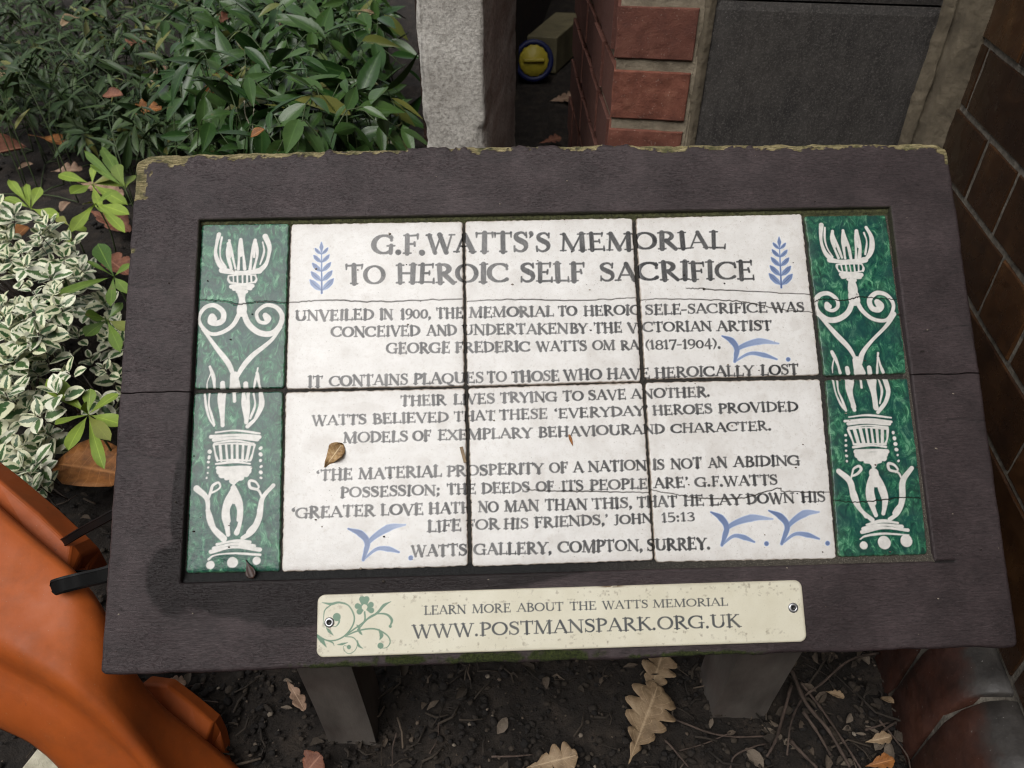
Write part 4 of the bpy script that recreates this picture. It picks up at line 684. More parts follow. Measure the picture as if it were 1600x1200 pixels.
# ------------------------------------------------------------------ walls behind and to the right
def rbox(mb, X0, X1, D0, D1, z0, z1, col, m=0, jit=.0012, n=4, axis='D'):
    """brick shaped block: rounded arrises and a slightly uneven face, in wall coordinates"""
    e = .0016
    def ax(a, b_): 
        L = b_-a; return np.concatenate([[a, a+e*.4, a+e], np.linspace(a+e, b_-e, n+2)[1:-1], [b_-e, b_-e*.4, b_]])
    us = ax(X0, X1) if axis == 'D' else ax(D0, D1); vs_ = ax(z0, z1); U, V_ = np.meshgrid(us, vs_, indexing='ij')
    u0, u1 = us[0], us[-1]; d = np.minimum(np.minimum(U-u0, u1-U), np.minimum(V_-z0, z1-V_)); drop = e*(1-np.sqrt(np.clip(1-np.clip(1-d/e, 0, 1)**2, 0, 1)))
    bumpy = (vn(U*90+z0*77, V_*90, 300)-.5)*2*jit+(vn(U*40, V_*40+u0*31, 301)-.5)*.7*jit
    wob = (vn(U*40+7, V_*40+z0*9, 302)-.5)*2*jit*(d < e*.2)
    if axis == 'D': P = np.stack([CAMP[0]+(U+wob)[..., None]*RR[:2][0]*0 for _ in range(1)], 0) if False else None
    pts = []
    dep = (D0 if axis == 'D' else X0)+drop+bumpy*(d > 0)
    for i in range(U.shape[0]):
        for j in range(U.shape[1]):
            pts.append(wl(U[i, j]+wob[i, j], dep[i, j], V_[i, j]+wob[i, j]) if axis == 'D' else wl(dep[i, j], U[i, j]+wob[i, j], V_[i, j]+wob[i, j]))
    F = grid_faces(*U.shape); bk = D1 if axis == 'D' else X1
    V = np.array(pts); back = RR*0; shift = (DD if axis == 'D' else RR)
    Vn, Fn, ids = skirt(V, F, lambda q: q+shift*((bk-(D0 if axis == 'D' else X0))))
    if axis == 'X': Fn = Fn[:, ::-1]
    mb.add(Vn, Fn, np.tile(np.asarray(col, float), (len(Vn), 1)), m)
rngw = np.random.RandomState(5)
# brick pier
mb = MB(); V, F = wbox(-.001, .110, 1.0335, 1.16, -.05, 2.3); mb.add(V, F, m=1)
k0 = -7
for k in range(k0, 24):
    z0 = .4575+.0765*k; far_ = z0 > .75
    if far_ or z0 < .2: V, F = wbox(-.004+rngw.uniform(-.001, .001), .095, 1.03, 1.12, z0, z0+.0615); mb.add(V, F, np.full((8, 1), rngw.rand()))
    else: rbox(mb, -.004+rngw.uniform(-.0015, .0015), .0955+rngw.uniform(-.002, .001), 1.03, 1.125, z0, z0+.0615+rngw.uniform(-.001, .001), [rngw.rand()], 0, .0007, 26)
# the splayed return of the pier, its bricks darkened to paint in the shade
for k in range(k0, 24):
    z0 = .4575+.0765*k; n_ = 5
    for j in range(n_):
        f0, f1 = (j+(.5 if k % 2 else 0)*.5)/n_, (j+.92+(.5 if k % 2 else 0)*.5)/n_; f1 = min(f1, 1.)
        def sp_(f, o_): return (-.0035-.0885*f+o_*.95, 1.041+.58*f+o_*.15)
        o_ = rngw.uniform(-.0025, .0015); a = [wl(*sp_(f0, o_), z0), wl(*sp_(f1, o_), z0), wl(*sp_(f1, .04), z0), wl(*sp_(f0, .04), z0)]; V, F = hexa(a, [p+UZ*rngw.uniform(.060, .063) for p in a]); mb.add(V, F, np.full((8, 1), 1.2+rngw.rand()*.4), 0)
a = [wl(.0015, 1.048, -.05), wl(-.086, 1.63, -.05), wl(-.04, 1.68, -.05), wl(.06, 1.10, -.05)]; V, F = hexa(a, [p+UZ*2.3 for p in a]); mb.add(V, F, np.full((8, 1), 1.), 1)
pier = mb.build('brick_pier', [M['brick'], M['mortar'], M['darkbrick'], M['darkbrick']], None, False)
tag(pier, 'narrow red brick pier with thick pale mortar joints beside the dark slate panel', 'brick pier')
# slate panel: two slabs, with rough mortar at its right side
mb = MB()
for z0, z1 in ((-.05, .6035), (.606, 1.25), (1.253, 2.3)):
    X0, X1, D0 = .1105, .374, 1.034
    us = seg(X0, X1, .008); vz = seg(z0, z1, .01); U, V_ = np.meshgrid(us, vz, indexing='ij'); d = np.minimum(np.minimum(U-X0, X1-U), np.minimum(V_-z0, z1-V_))
    dep = D0+.0015*np.clip(1-d/.003, 0, 1)+(fbm(U*12, V_*12, 310)-.5)*.002
    P = np.array([CAMP[0], CAMP[1], 0])+U[..., None]*RR+dep[..., None]*DD+V_[..., None]*UZ
    V, F, _ = skirt(P.reshape(-1, 3), grid_faces(*U.shape), lambda q: q+DD*.05); mb.add(V, F)
SL = mb.build('slate_panel', M['slate'], None, False); tag(SL, 'dark speckled slate panel in the wall between red brick pier and brown glazed bricks', 'wall panel')
us = np.concatenate([[.098, .100, .103], seg(.105, .112, .0012), [.114]])
def fillet(name, X0, X1, prof, seed, parent):
    us = seg(X0, X1, .0015); vz = np.concatenate([[-.05, .15], seg(.36, .72, .0022), [1., 1.5, 2.3]]); U, V_ = np.meshgrid(us, vz, indexing='ij')
    s_ = (U-X0)/(X1-X0); dep = np.interp(s_, prof[0], prof[1])+(fbm(U*120, V_*90, seed, 4)-.5)*.0035
    cr = .30+.10*(fbm(V_*9, V_*0, seed+5, 4)-.5)*2; dep = dep+.010*np.clip(1-np.abs(s_-cr)/.035, 0, 1)
    edg = (fbm(V_*30, V_*0, seed+6, 4)-.5)*.008
    P = np.array([CAMP[0], CAMP[1], 0])+(U+edg*(s_ < .2))[..., None]*RR+dep[..., None]*DD+V_[..., None]*UZ
    V, F, _ = skirt(P.reshape(-1, 3), grid_faces(*U.shape), lambda q: q+DD*.03); return obj(name, V, F, M['strip'], parent, smooth=True)
fillet('mortar_fillet', .370, .432, ([0, .12, .3, .36, .5, .85, 1], [1.032, 1.026, 1.024, 1.012, 1.006, 1.0, .996]), 320, SL)
fillet('mortar_fillet', .0945, .1130, ([0, .3, .6, 1], [1.036, 1.031, 1.029, 1.033]), 330, SL)
# brown glazed brick wall on the right, with a brick plinth
mb = MB(); V, F = wbox(.4178, .60, -.7, 1.06, .10, 2.3); mb.add(V, F, m=1)
def course(z0, z1, ds, hi):
    for a, b_ in zip(ds[:-1], ds[1:]):
        a2, b2 = a+.0035+rngw.uniform(-.001, .001), b_-.0035+rngw.uniform(-.001, .001); t = rngw.rand(); xo = .4155+rngw.uniform(-.0012, .0008)
        if hi: rbox(mb, xo, .45, a2, b2, z0+.0035, z1-.0035, [t], 0, .0006, 6, 'X')
        else: V, F = wbox(xo, .45, a2, b2, z0+.0035, z1-.0035); mb.add(V, F, np.full((8, 1), t))
def flem(ph, lo=-.7, hi=1.03):
    o_ = []; x = ph; k = 0
    while x < hi: o_.append(x); x += .088 if k % 2 == 0 else .212; k += 1
    x = ph; k = 1
    while x > lo: x -= .088 if k % 2 == 0 else .212; o_.insert(0, x); k += 1
    return [v for v in o_ if lo <= v < hi-.03]+[hi]
zz = .2755
course(.15, zz, flem(.66), True)
k = 0
while zz < 2.2:
    ds = flem(.810 if k % 2 == 0 else .680)
    course(zz, zz+.0755, ds, zz < .85); zz += .0755; k += 1
GW = mb.build('glazed_brick_wall', [M['bglaze'], M['joint']], None, False); tag(GW, 'tall wall of glossy dark brown glazed bricks running back along the right side', 'wall')
mb = MB(); prof = [(.4225, .147), (.405, .146), (.390, .140), (.377, .122), (.3695, .095), (.366, .06), (.365, .02), (.365, -.04)]
d = -.69; k = 0
while d < 1.0:
    a, b_ = d+.003, d+.072; n = 6; V = []; t = rngw.rand(); g_ = []
    for j, dj in enumerate([a, a+.002, a+.02, a+.036, a+.052, b_-.002, b_]):
        ins = .0022 if j in (0, 6) else 0
        for pi, (x, z) in enumerate(prof):
            V.append(wl(x+ins+rngw.uniform(-.0006, .0006), dj, z-ins)); g_.append([t, 1-min(1, (x-.365)/.04) if False else min(1., max(0., (x-.366)/.045)), 0, 1])
    np_ = len(prof); F = [(j*np_+i, j*np_+i+1, (j+1)*np_+i+1, (j+1)*np_+i) for j in range(6) for i in range(np_-1)]+[tuple(range(np_))[::-1], tuple(6*np_+i for i in range(np_))]
    mb.add(V, F, np.array(g_)); d += .075; k += 1
b2 = [wl(.369, -.69, -.05), wl(.42, -.69, -.05), wl(.42, 1.0, -.05), wl(.369, 1.0, -.05)]; t2 = [wl(.392, -.69, .135), wl(.42, -.69, .141), wl(.42, 1.0, .141), wl(.392, 1.0, .135)]
V, F = hexa(b2, t2); mb.add(V, F, m=1)
b2 = [wl(.3685, -.69, -.05), wl(.40, -.69, -.05), wl(.40, 1.0, -.05), wl(.3685, 1.0, -.05)]; t2 = [wl(.3715, -.69, .095), wl(.40, -.69, .135), wl(.40, 1.0, .135), wl(.3715, 1.0, .095)]
V, F = hexa(b2, t2); mb.add(V, F, m=1)
mb.build('plinth', [M['plinth'], M['joint']], GW, True)
# concrete wall end
def roughbox(name, X0, X1, D0, D1, z0, z1, mat, rad=.006, amp=.0022, cell=.006):
    """front, right side and top as one rough sheet folded round rounded arrises"""
    prof = []
    for x in seg(X0+rad, X1-rad, cell): prof.append((x, D0))
    for a in np.linspace(0, math.pi/2, 5)[1:]: prof.append((X1-rad+rad*math.sin(a), D0+rad-rad*math.cos(a)))
    for q in seg(D0+rad, D1, cell*2)[1:]: prof.append((X1, q))
    pre = [(X0, D1)]+[(X0, q) for q in seg(D1, D0+rad, .03)[1:]]+[(X0+rad-rad*math.cos(a), D0+rad-rad*math.sin(a)) for a in np.linspace(0, math.pi/2, 5)[1:]]
    pr = np.array(pre+prof); zs = seg(z0, z1, cell*1.3); n = len(pr)
    ctr = np.array([(X0+X1)/2, (D0+D1)/2]); s_ = np.arange(n)*cell
    S, Zz = np.meshgrid(s_, zs, indexing='ij'); nz = (fbm(S*25, Zz*25, 400, 4)-.5)*2*amp+(fbm(S*150, Zz*150, 405, 3)-.5)*amp
    chip = np.clip(fbm(Zz*14, S*0, 410, 4)-.55, 0, 1)*.03
    nr = np.zeros_like(pr); 
    for i, (x, q) in enumerate(pr): nr[i] = (1 if x > X1-rad*1.01 else (-1 if x < X0+rad*1.01 else 0), -1 if q < D0+rad*1.01 else 0)
    corner = ((np.abs(nr[:, 0]) > 0) & (np.abs(nr[:, 1]) > 0))[:, None]
    off = nz-chip*corner; P = np.zeros((n, len(zs), 3))
    PX = pr[:, 0][:, None]+nr[:, 0][:, None]*off; PD = pr[:, 1][:, None]+nr[:, 1][:, None]*off
    P = np.array([CAMP[0], CAMP[1], 0])+PX[..., None]*RR+PD[..., None]*DD+Zz[..., None]*UZ
    V = P.reshape(-1, 3); F = [tuple(f) for f in grid_faces(n, len(zs))]
    c0 = len(V); V = np.concatenate([V, [wl(ctr[0], ctr[1], z1+.004)]]); m_ = len(zs)-1
    F += [(i*len(zs)+m_, (i+1)*len(zs)+m_, c0) for i in range(n-1)]+[((n-1)*len(zs)+m_, m_, c0)]
    return obj(name, V, F, mat, smooth=True)
cw = roughbox('concrete_wall', -.2595, -.1725, 1.03, 1.36, -.05, 1.02, M['concrete']); tag(cw, 'weathered grey concrete wall end standing between the green shrubs and the dark gap', 'concrete wall')
# dark walls added behind the gap to shut out light
mb = MB()
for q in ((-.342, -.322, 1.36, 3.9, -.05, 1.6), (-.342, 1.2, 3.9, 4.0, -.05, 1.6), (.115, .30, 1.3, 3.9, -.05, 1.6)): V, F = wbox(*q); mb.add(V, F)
pw = mb.build('shade_walls', M['darkbrick'], None, False); tag(pw, 'added dark walls that keep the gap behind the concrete wall end in shade', 'wall')
# gutter outlet box with a yellow screw cap, lying in the passage
PB = empty('drain_box', wl(-.28, 2.46, 0), 'pale rectangular duct with a round yellow screw cap lying in the dark gap', 'duct')
zt = .118; ax0 = wl(-.31, 2.745, 0); ax1 = wl(-.207, 2.735, 0); ax2 = wl(-.131, 3.08, 0); ax3 = wl(-.243, 3.083, 0)
V, F = hexa([p+UZ*.0 for p in (ax0, ax1, ax2, ax3)], [p+UZ*zt for p in (ax0, ax1, ax2, ax3)]); bevel(obj('casing', V, F, M['olive'], PB, smooth=False), .004)
adir = (ax3-ax0); adir[2] = 0; adir /= np.linalg.norm(adir); pc = (ax0+ax1)/2+UZ*.048; sd_ = np.array([adir[1], -adir[0], 0]); fdir = -adir
fdir = np.array([.02, -.95, .32]); fdir /= np.linalg.norm(fdir); sd_ = np.cross(fdir, UZ); sd_ /= np.linalg.norm(sd_); upd = np.cross(sd_, fdir); 
pc = wl(-.279, 2.66, .060)
def lathe(name, prof, mat, parent, wav=0):
    n = 40; V = []
    for r_, h_ in prof: V += [pc+(sd_*math.cos(2*math.pi*k/n)+upd*math.sin(2*math.pi*k/n))*r_*(1+wav*math.cos(14*2*math.pi*k/n))+fdir*h_ for k in range(n)]
    F = [(j*n+k, j*n+(k+1) % n, (j+1)*n+(k+1) % n, (j+1)*n+k) for j in range(len(prof)-1) for k in range(n)]+[tuple((len(prof)-1)*n+k for k in range(n))]
    return obj(name, V, F, mat, parent)
lathe('collar', [(.050, -.12), (.052, .0), (.063, .0), (.066, .02), (.066, .034), (.060, .038), (.050, .038), (.048, .02)], M['bluep'], PB)
cp = lathe('cap', [(.0485, .0), (.0485, .036), (.046, .041), (.001, .042)], M['yellow'], PB, .035)
V, F = hexa([pc+sd_*a+upd*b_+fdir*.040 for a, b_ in ((-.036, -.006), (.036, -.006), (.036, .007), (-.036, .007))], [pc+sd_*a+upd*b_+fdir*.053 for a, b_ in ((-.033, -.004), (.033, -.004), (.033, .005), (-.033, .005))]); bevel(obj('grip', V, F, M['yellow'], cp, smooth=False), .002)
# ------------------------------------------------------------------ leaves
OAKT = [0, .06, .11, .16, .21, .25, .29, .34, .40, .45, .49, .53, .58, .64, .69, .72, .76, .81, .87, .90, .93, .96, .985, 1.]
OAKW = [.03, .05, .20, .30, .29, .16, .18, .44, .56, .52, .28, .30, .62, .80, .76, .44, .46, .70, .66, .42, .44, .38, .22, .03]
def leafgeo(base, tip, width, up, shape='lance', fold=.25, droop=.15, rnd=.5, nv=9, lobes=0, ldep=.5, curl=0., wavy=0., rng=rng):
    base = np.asarray(base, float); tip = np.asarray(tip, float); ax = tip-base; L = np.linalg.norm(ax)+1e-9; ax /= L
    up = np.asarray(up, float); side = np.cross(ax, up); side /= np.linalg.norm(side)+1e-9; nrm = np.cross(side, ax)
    if lobes: nv = max(nv, 60)
    t = np.linspace(0, 1, nv)
    if shape == 'lance': wv = np.sin(np.pi*t**.82)**.9*(1-.25*t)*1.12
    elif shape == 'obov': wv = np.clip(np.sin(np.pi*np.clip(t, 0, 1)**1.55), 0, 1)**.75*(.25+.75*t)*1.05
    elif shape == 'oak': wv = np.clip(np.sin(np.pi*np.clip(t, 0, 1)**1.35), 0, 1)**.7*(.35+.65*t)*1.12
    elif shape == 'oval': wv = np.sin(np.pi*t**.9)**.6
    else: wv = np.sin(np.pi*np.clip(t*.97+.03, 0, 1)**1.25)**.6
    wv = np.clip(wv, .03, None); cols = [-1, -.55, 0, .55, 1]; V = []; cc = []
    ph = rng.uniform(0, 6.28)
    for i, ti in enumerate(t):
        lf = []
        for sgn in (-1, 1):
            m = 1.
            if lobes and shape == 'oak':
                nl = lobes+.5; u = ti*nl-(.18 if sgn > 0 else .0)-.12*math.sin(ti*5+ph); s__ = abs(math.sin(math.pi*u)); m = 1-min(.72, ldep*1.45)*(1-s__**.62)*min(1, ti*5)*(.8+.35*math.sin(ph+int(abs(u))*2.1+sgn))
            elif lobes:
                u = (ti*lobes+(.0 if sgn > 0 else .22)) % 1; m = 1-ldep*(1-abs(math.sin(math.pi*u))**.8)*(1 if .06 < ti < .97 else .3)*(.75+.5*abs(math.sin(ph+int(ti*lobes)*2.3+sgn)))
            lf.append(wv[i]*m*(1+rng.uniform(-.04, .04)))
        for c in cols:
            w_ = (lf[0] if c < 0 else lf[1])*width*.5*abs(c)*(1 if c > 0 else -1)
            ln_ = ti*L*(1-.0*abs(c))+(.05*L*abs(c) if lobes else 0)
            z = fold*abs(w_)+curl*(abs(w_)/(width*.5+1e-9))**2*width-droop*L*(ti**2)+wavy*L*math.sin(ti*9+ph+c*1.5)*abs(c)
            V.append(base+ax*min(ln_, L*1.03)+side*w_+nrm*z); cc.append((abs(c), ti, rnd, 1))
    n = len(cols); F = [(i*n+j, i*n+j+1, (i+1)*n+j+1, (i+1)*n+j) for i in range(nv-1) for j in range(n-1)]
    return np.array(V), F, np.array(cc)
def leaf_thing(name, mat, label, cat, group, base, tip, width, up=(0, 0, 1), **k):
    V, F, c = leafgeo(base, tip, width, up, **k); o = obj(name, V, F, mat, col=c); s_ = o.modifiers.new('thick', 'SOLIDIFY'); s_.thickness = .0005
    tag(o, label, cat, group); return o
# fallen leaves on the bed: pixel pairs on the soil plane give base and tip
FALL = [
 ('oak_leaf', 'tan', 'large tan oak leaf on the soil between the legs, lower of an overlapping pair', (982, 1194), (1028, 1072), 98, .014, 5, .5, .02, 0.),
 ('oak_leaf', 'tan', 'tan oak leaf half hidden under the board edge, the upper of an overlapping pair', (1012, 1092), (1036, 1020), 70, .008, 4, .45, .05, .1),
 ('oak_leaf', 'tan', 'tan oak leaf at the bottom edge below the middle of the sign', (822, 1200), (900, 1180), 56, .012, 4, .5, .02, .1),
 ('oak_leaf', 'pink', 'small curled pale brown leaf beside the left leg', (447, 1060), (473, 1104), 24, .012, 3, .4, .1, .2),
 ('dry_leaf', 'rust', 'rust red leaf at the bottom edge below the left leg', (470, 1216), (500, 1180), 52, .012, 3, .3, .05, .1),
 ('dry_leaf', 'orangeleaf', 'large rounded orange leaf lying below the variegated shrub against the left of the board', (84, 724), (200, 736), 88, .075, 0, 0, .12, .15),
 ('dry_leaf', 'orangeleaf', 'long curled orange brown leaf on the bare soil above the young plants', (42, 210), (124, 224), 26, .06, 3, .3, .1, .3),
 ('dry_leaf', 'rust', 'dark rust coloured leaf at the left edge of the picture on bare soil', (-25, 245), (38, 222), 50, .06, 0, 0, .15, .25),
 ('dry_leaf', 'pink', 'pale brown broken leaf lying behind the young green plant', (78, 268), (124, 262), 32, .03, 3, .45, .1, .2),
 ('dry_leaf', 'pink', 'tiny pale leaf scrap on the bare soil at the left', (28, 264), (50, 254), 12, .02, 0, 0, .1, .2),
 ('dry_leaf', 'pink', 'pale brown leaf under the young plant beside the upper left board corner', (120, 285), (185, 300), 40, .02, 3, .4, .1, .2),
 ('dry_leaf', 'rust', 'reddish leaf lying between the young plants beside the board', (140, 330), (195, 352), 46, .03, 3, .3, .1, .2),
 ('dry_leaf', 'pink', 'small upright brown leaf above the variegated shrub', (95, 330), (107, 312), 14, .03, 0, 0, .2, .3),
 ('dry_leaf', 'orangeleaf', 'orange leaf caught in the top of the variegated shrub', (24, 372), (42, 352), 30, .13, 0, 0, .1, .2),
 ('dry_leaf', 'rust', 'brown leaf lying deep between variegated sprigs beside the board', (150, 392), (196, 420), 46, .06, 3, .3, .1, .2),
 ('dry_leaf', 'orangeleaf', 'yellow brown leaf beside the top of the orange barrier', (-12, 742), (38, 772), 26, .03, 0, 0, .1, .2),
 ('oak_leaf', 'pink', 'pale lobed oak leaf lying in the dark gap behind the sign', (858, 158), (900, 150), 34, .01, 4, .45, .03, 0.),
 ('oak_leaf', 'rust', 'brown oak leaf just showing above the board edge in the dark gap', (842, 224), (876, 214), 24, .01, 4, .45, .03, 0.),
 ('dry_leaf', 'pink', 'pale crumpled scrap of leaf at the foot of the orange barrier', (258, 1060), (286, 1068), 22, .016, 3, .4, .1, .3),
 ('dry_leaf', 'tan', 'small buff leaf at the foot of the brick plinth', (1376, 1090), (1396, 1096), 13, .016, 0, 0, .1, .2),
 ('dry_leaf', 'tan', 'crumpled brown leaf lying among twigs at the foot of the plinth', (1352, 1160), (1392, 1150), 22, .014, 3, .3, .2, .4),
 ('dry_leaf', 'orangeleaf', 'dark curled leaf at the bottom edge beside the plinth', (1352, 1198), (1396, 1186), 26, .014, 3, .3, .2, .4),
 ('dry_leaf', 'tan', 'small brown leaf wedged under the tangle of twigs', (1290, 1080), (1316, 1086), 16, .012, 3, .3, .2, .3),
]
MMG = 1.0
for nm, mt, lab, pb, pt, wpx, z, lb, ldp, drp, cu in FALL:
    b_ = gp(*pb, z); t_ = gp(*pt, z+.012); sc_ = (np.linalg.norm(t_-b_)/max(8, np.hypot(pt[0]-pb[0], pt[1]-pb[1])))
    dpt = ((b_+t_)/2-CAMP)@W[:, 2]; width = wpx*dpt/1200
    leaf_thing(nm, M[mt], lab, 'fallen leaf', 'fallen leaves', b_, t_, width, (.1, -.25, 1), shape='round' if lb == 0 else 'oak', fold=.15, droop=drp, rnd=rng.rand(), lobes=lb, ldep=ldp, curl=cu, wavy=.02)
# twigs on the bed
TW = [('long bent twig crossing the tangle from under the board', [(1372, 1022), (1330, 1032), (1282, 1067), (1252, 1092), (1236, 1130), (1232, 1182)], 1.7),
 ('thick straight brown twig slanting down beside the right leg', [(1234, 1048), (1260, 1100), (1291, 1142), (1328, 1200)], 2.9),
 ('dark twig lying just left of the thick slanting twig', [(1252, 1110), (1275, 1146), (1297, 1182)], 2.4),
 ('slender dark twig reaching from the right leg to the bottom edge', [(1250, 1066), (1287, 1112), (1320, 1160), (1346, 1202)], 1.9),
 ('forked looking twig running down from the foot of the right leg', [(1238, 1073), (1220, 1130), (1212, 1160), (1198, 1184)], 2.3),
 ('reddish twig lying flat from the big oak leaf towards the right leg', [(1050, 1123), (1075, 1134), (1108, 1144), (1150, 1152), (1202, 1151)], 1.6),
 ('short dark twig below the big oak leaf', [(1040, 1154), (1056, 1172), (1074, 1198)], 1.5),
 ('pale twig lying level beside the plinth', [(1350, 1141), (1370, 1135), (1390, 1127)], 1.6),
 ('short twig crossing the pale level twig by the plinth', [(1370, 1152), (1388, 1138), (1404, 1126)], 1.9),
 ('thin twig running down along the foot of the plinth', [(1376, 1124), (1396, 1150), (1416, 1178), (1424, 1198)], 1.3),
 ('thin twig in the middle of the bed below the reddish one', [(1060, 1174), (1100, 1160), (1140, 1146)], 1.0),
 ('curved thin twig at the bottom edge left of the tangle', [(1140, 1204), (1150, 1180), (1178, 1168), (1196, 1160)], 1.3),
 ('thick stub of twig at the bottom edge inside the tangle', [(1236, 1158), (1252, 1176), (1276, 1198)], 2.6),
 ('pale twig pointing at the small oak leaf at the bottom edge', [(770, 1184), (800, 1183), (832, 1180)], 1.3),
 ('thin upright twig right of the left leg', [(620, 1147), (616, 1170), (615, 1200)], 1.2),
 ('short slanting twig in the bare soil between the legs', [(688, 1130), (682, 1155), (672, 1178)], 1.3),
 ('pale bent twig beside the foot of the orange barrier', [(284, 1076), (300, 1070), (316, 1066)], 1.2),
 ('pale straight twig below the bent one by the barrier', [(295, 1098), (318, 1096), (338, 1098)], 1.0),
 ('thin twig lying on the soil left of the board below the orange leaf', [(70, 792), (95, 786), (118, 772)], 1.1)]
for i, (lab, pts, r) in enumerate(TW):
    P = []
    for k, q in enumerate(pts):
        q = (q[0]+rng.uniform(-3, 3), q[1]+rng.uniform(-2, 2)); g_ = gp(*q, .010+.004*math.sin(k*1.7+i)+(.010 if i in (0, 1) and 0 < k < len(pts)-1 else 0)); P.append(g_)
    q = spline(P, 5); rad = np.interp(np.arange(len(q)), [0, len(q)], [r*.00085, r*.0006])*(1+.18*np.sin(np.arange(len(q))*2.1)); V, F = tube(q, rad, 7, .1, rng)
    tag(obj('twig', V, F, M['bark']), lab, 'twig', 'twigs on the soil')

mb = MB()                                             # broken leaf litter and bark flakes between the twigs
for i in range(330):
    k = rng.rand()
    x, y = (rng.uniform(.20, .40), rng.uniform(-.2, .1)) if k < .45 else ((rng.uniform(-.34, .36), rng.uniform(-.2, .16)) if k < .8 else (rng.uniform(-.8, -.38), rng.uniform(-.15, .5)))
    p = np.array([x, y, float(soil_h(np.array(x), np.array(y)))+rng.uniform(.001, .006)]); az = rng.uniform(0, 6.28); L = rng.uniform(.006, .022)*(1 if k > .2 else 1.3); d = np.array([math.cos(az), math.sin(az), rng.uniform(-.3, .3)])
    V, F, c = leafgeo(p, p+d*L, L*rng.uniform(.3, .7), UZ+rng.normal(0, .4, 3), 'round', .4, .2, rng.rand(), 5, curl=rng.uniform(0, .4), wavy=.05); c[:, 0] = rng.choice([.55, .75, .85, .93, .97]); mb.add(V, F, c)
lt = mb.build('leaf_litter', M['crumb'], None, True); lt['kind'] = 'stuff'; tag(lt, 'broken dead leaf litter and bark flakes on the dark bed', 'litter')
# dark block added out of view, so the glazes mirror something dark
mb = MB(); V, F = hexa([np.array(p, float) for p in ((-14, -5.4, -.05), (6, -5.4, -.05), (6, -4.2, -.05), (-14, -4.2, -.05))], [np.array(p, float) for p in ((-14, -5.4, 4.2), (6, -5.4, 4.2), (6, -4.2, 4.2), (-14, -4.2, 4.2))]); mb.add(V, F)
tag(mb.build('reflection_block', M['darkbrick'], None, False), 'added plain dark block behind the viewer, unseen, mirrored in the glazed tiles', 'reflection block')
# ------------------------------------------------------------------ shrubs
def finish(name, label, cat, loc, leaves, mat, stems, smat, group=None):
    r = empty(name, loc, label, cat, group); leaves.build('foliage', mat, r, True)
    if stems is not None and stems.n: stems.build('stem', smat, r, True)
    return r
def spray(lv, stm, root, az, h, reach, n, ln, wd, rng, droop=.18, ang=.8, shape='lance', thick=.0016):
    d = np.array([math.cos(az), math.sin(az), 0]); s = np.array([-d[1], d[0], 0])
    P = spline([root, root+UZ*h*.6+d*reach*.12, root+UZ*h+d*reach*.5, root+UZ*h*(.86)+d*reach], 7)
    V, F = tube(P[::2], np.linspace(thick, thick*.5, len(P[::2])), 5); stm.add(V, F)
    rt = stm.__dict__.setdefault('roots', [])
    if rt:                                            # creeping rootstock joins every shoot to its neighbour
        q = min(rt, key=lambda r_: (r_[0]-root[0])**2+(r_[1]-root[1])**2); V, F = tube([root, (root+q)/2+UZ*.004, q], thick, 4); stm.add(V, F)
    rt.append(root)
    m = len(P)
    for k in range(n):
        f = .38+.62*k/(n-1); i = min(m-2, int(f*(m-1))); p = P[i]; tdir = P[i+1]-P[i]; tdir /= np.linalg.norm(tdir)+1e-9
        sg = 1 if k % 2 else -1
        if k == n-1: sg = 0
        v = tdir*math.cos(ang)+s*sg*math.sin(ang)+UZ*rng.uniform(-.35, .25)+rng.normal(0, .14, 3); v /= np.linalg.norm(v)
        L = ln*rng.uniform(.5, 1.22)*(1-.25*(k/(n-1))**2)
        up = UZ+rng.normal(0, .38, 3)-DD*.1
        lv.add(*leafgeo(p, p+v*L, wd*L/ln*rng.uniform(.85, 1.15), up, shape, .32, droop*rng.uniform(.2, 1.6), rng.rand(), 8, rng=rng))
rs = np.random.RandomState(21)
# broad leaved evergreen just behind the board, left of the concrete wall
lv, sm = MB(), MB()
for i in range(190):
    f = rs.rand()**.85; px = 275+f*375; py = rs.uniform(-60, 215)
    z = rs.uniform(.30, .42); tip = gp(px, py, z)
    az = rs.uniform(-2.6, -.4) if rs.rand() < .75 else rs.uniform(0, 6.28); reach = rs.uniform(.12, .26); root = tip-np.array([math.cos(az), math.sin(az), 0])*reach*.8; root[2] = .0
    if max(((q-CAMP)@RR)/((q-CAMP)@DD) for q in (root, tip)) > -.282: continue
    spray(lv, sm, root, az, z, reach, rs.randint(6, 9), .088, .030, rs)
for i in range(230):                                   # lower tier
    px = 260+400*rs.rand()**.8; py = rs.uniform(-80, 230); z = rs.uniform(.10, .28); tip = gp(px, py, z); az = rs.uniform(0, 6.28); reach = rs.uniform(.1, .2); root = tip-np.array([math.cos(az), math.sin(az), 0])*reach*.8; root[2] = 0
    if max(((q-CAMP)@RR)/((q-CAMP)@DD) for q in (root, tip)) > -.285: continue
    spray(lv, sm, root, az, z, reach, 8, .078, .027, rs)
finish('evergreen_shrub', 'broad leaved dark green evergreen shrub behind the board beside the concrete wall end', 'shrub', gp(450, 120, 0), lv, M['laurel'], sm, M['gstem'])
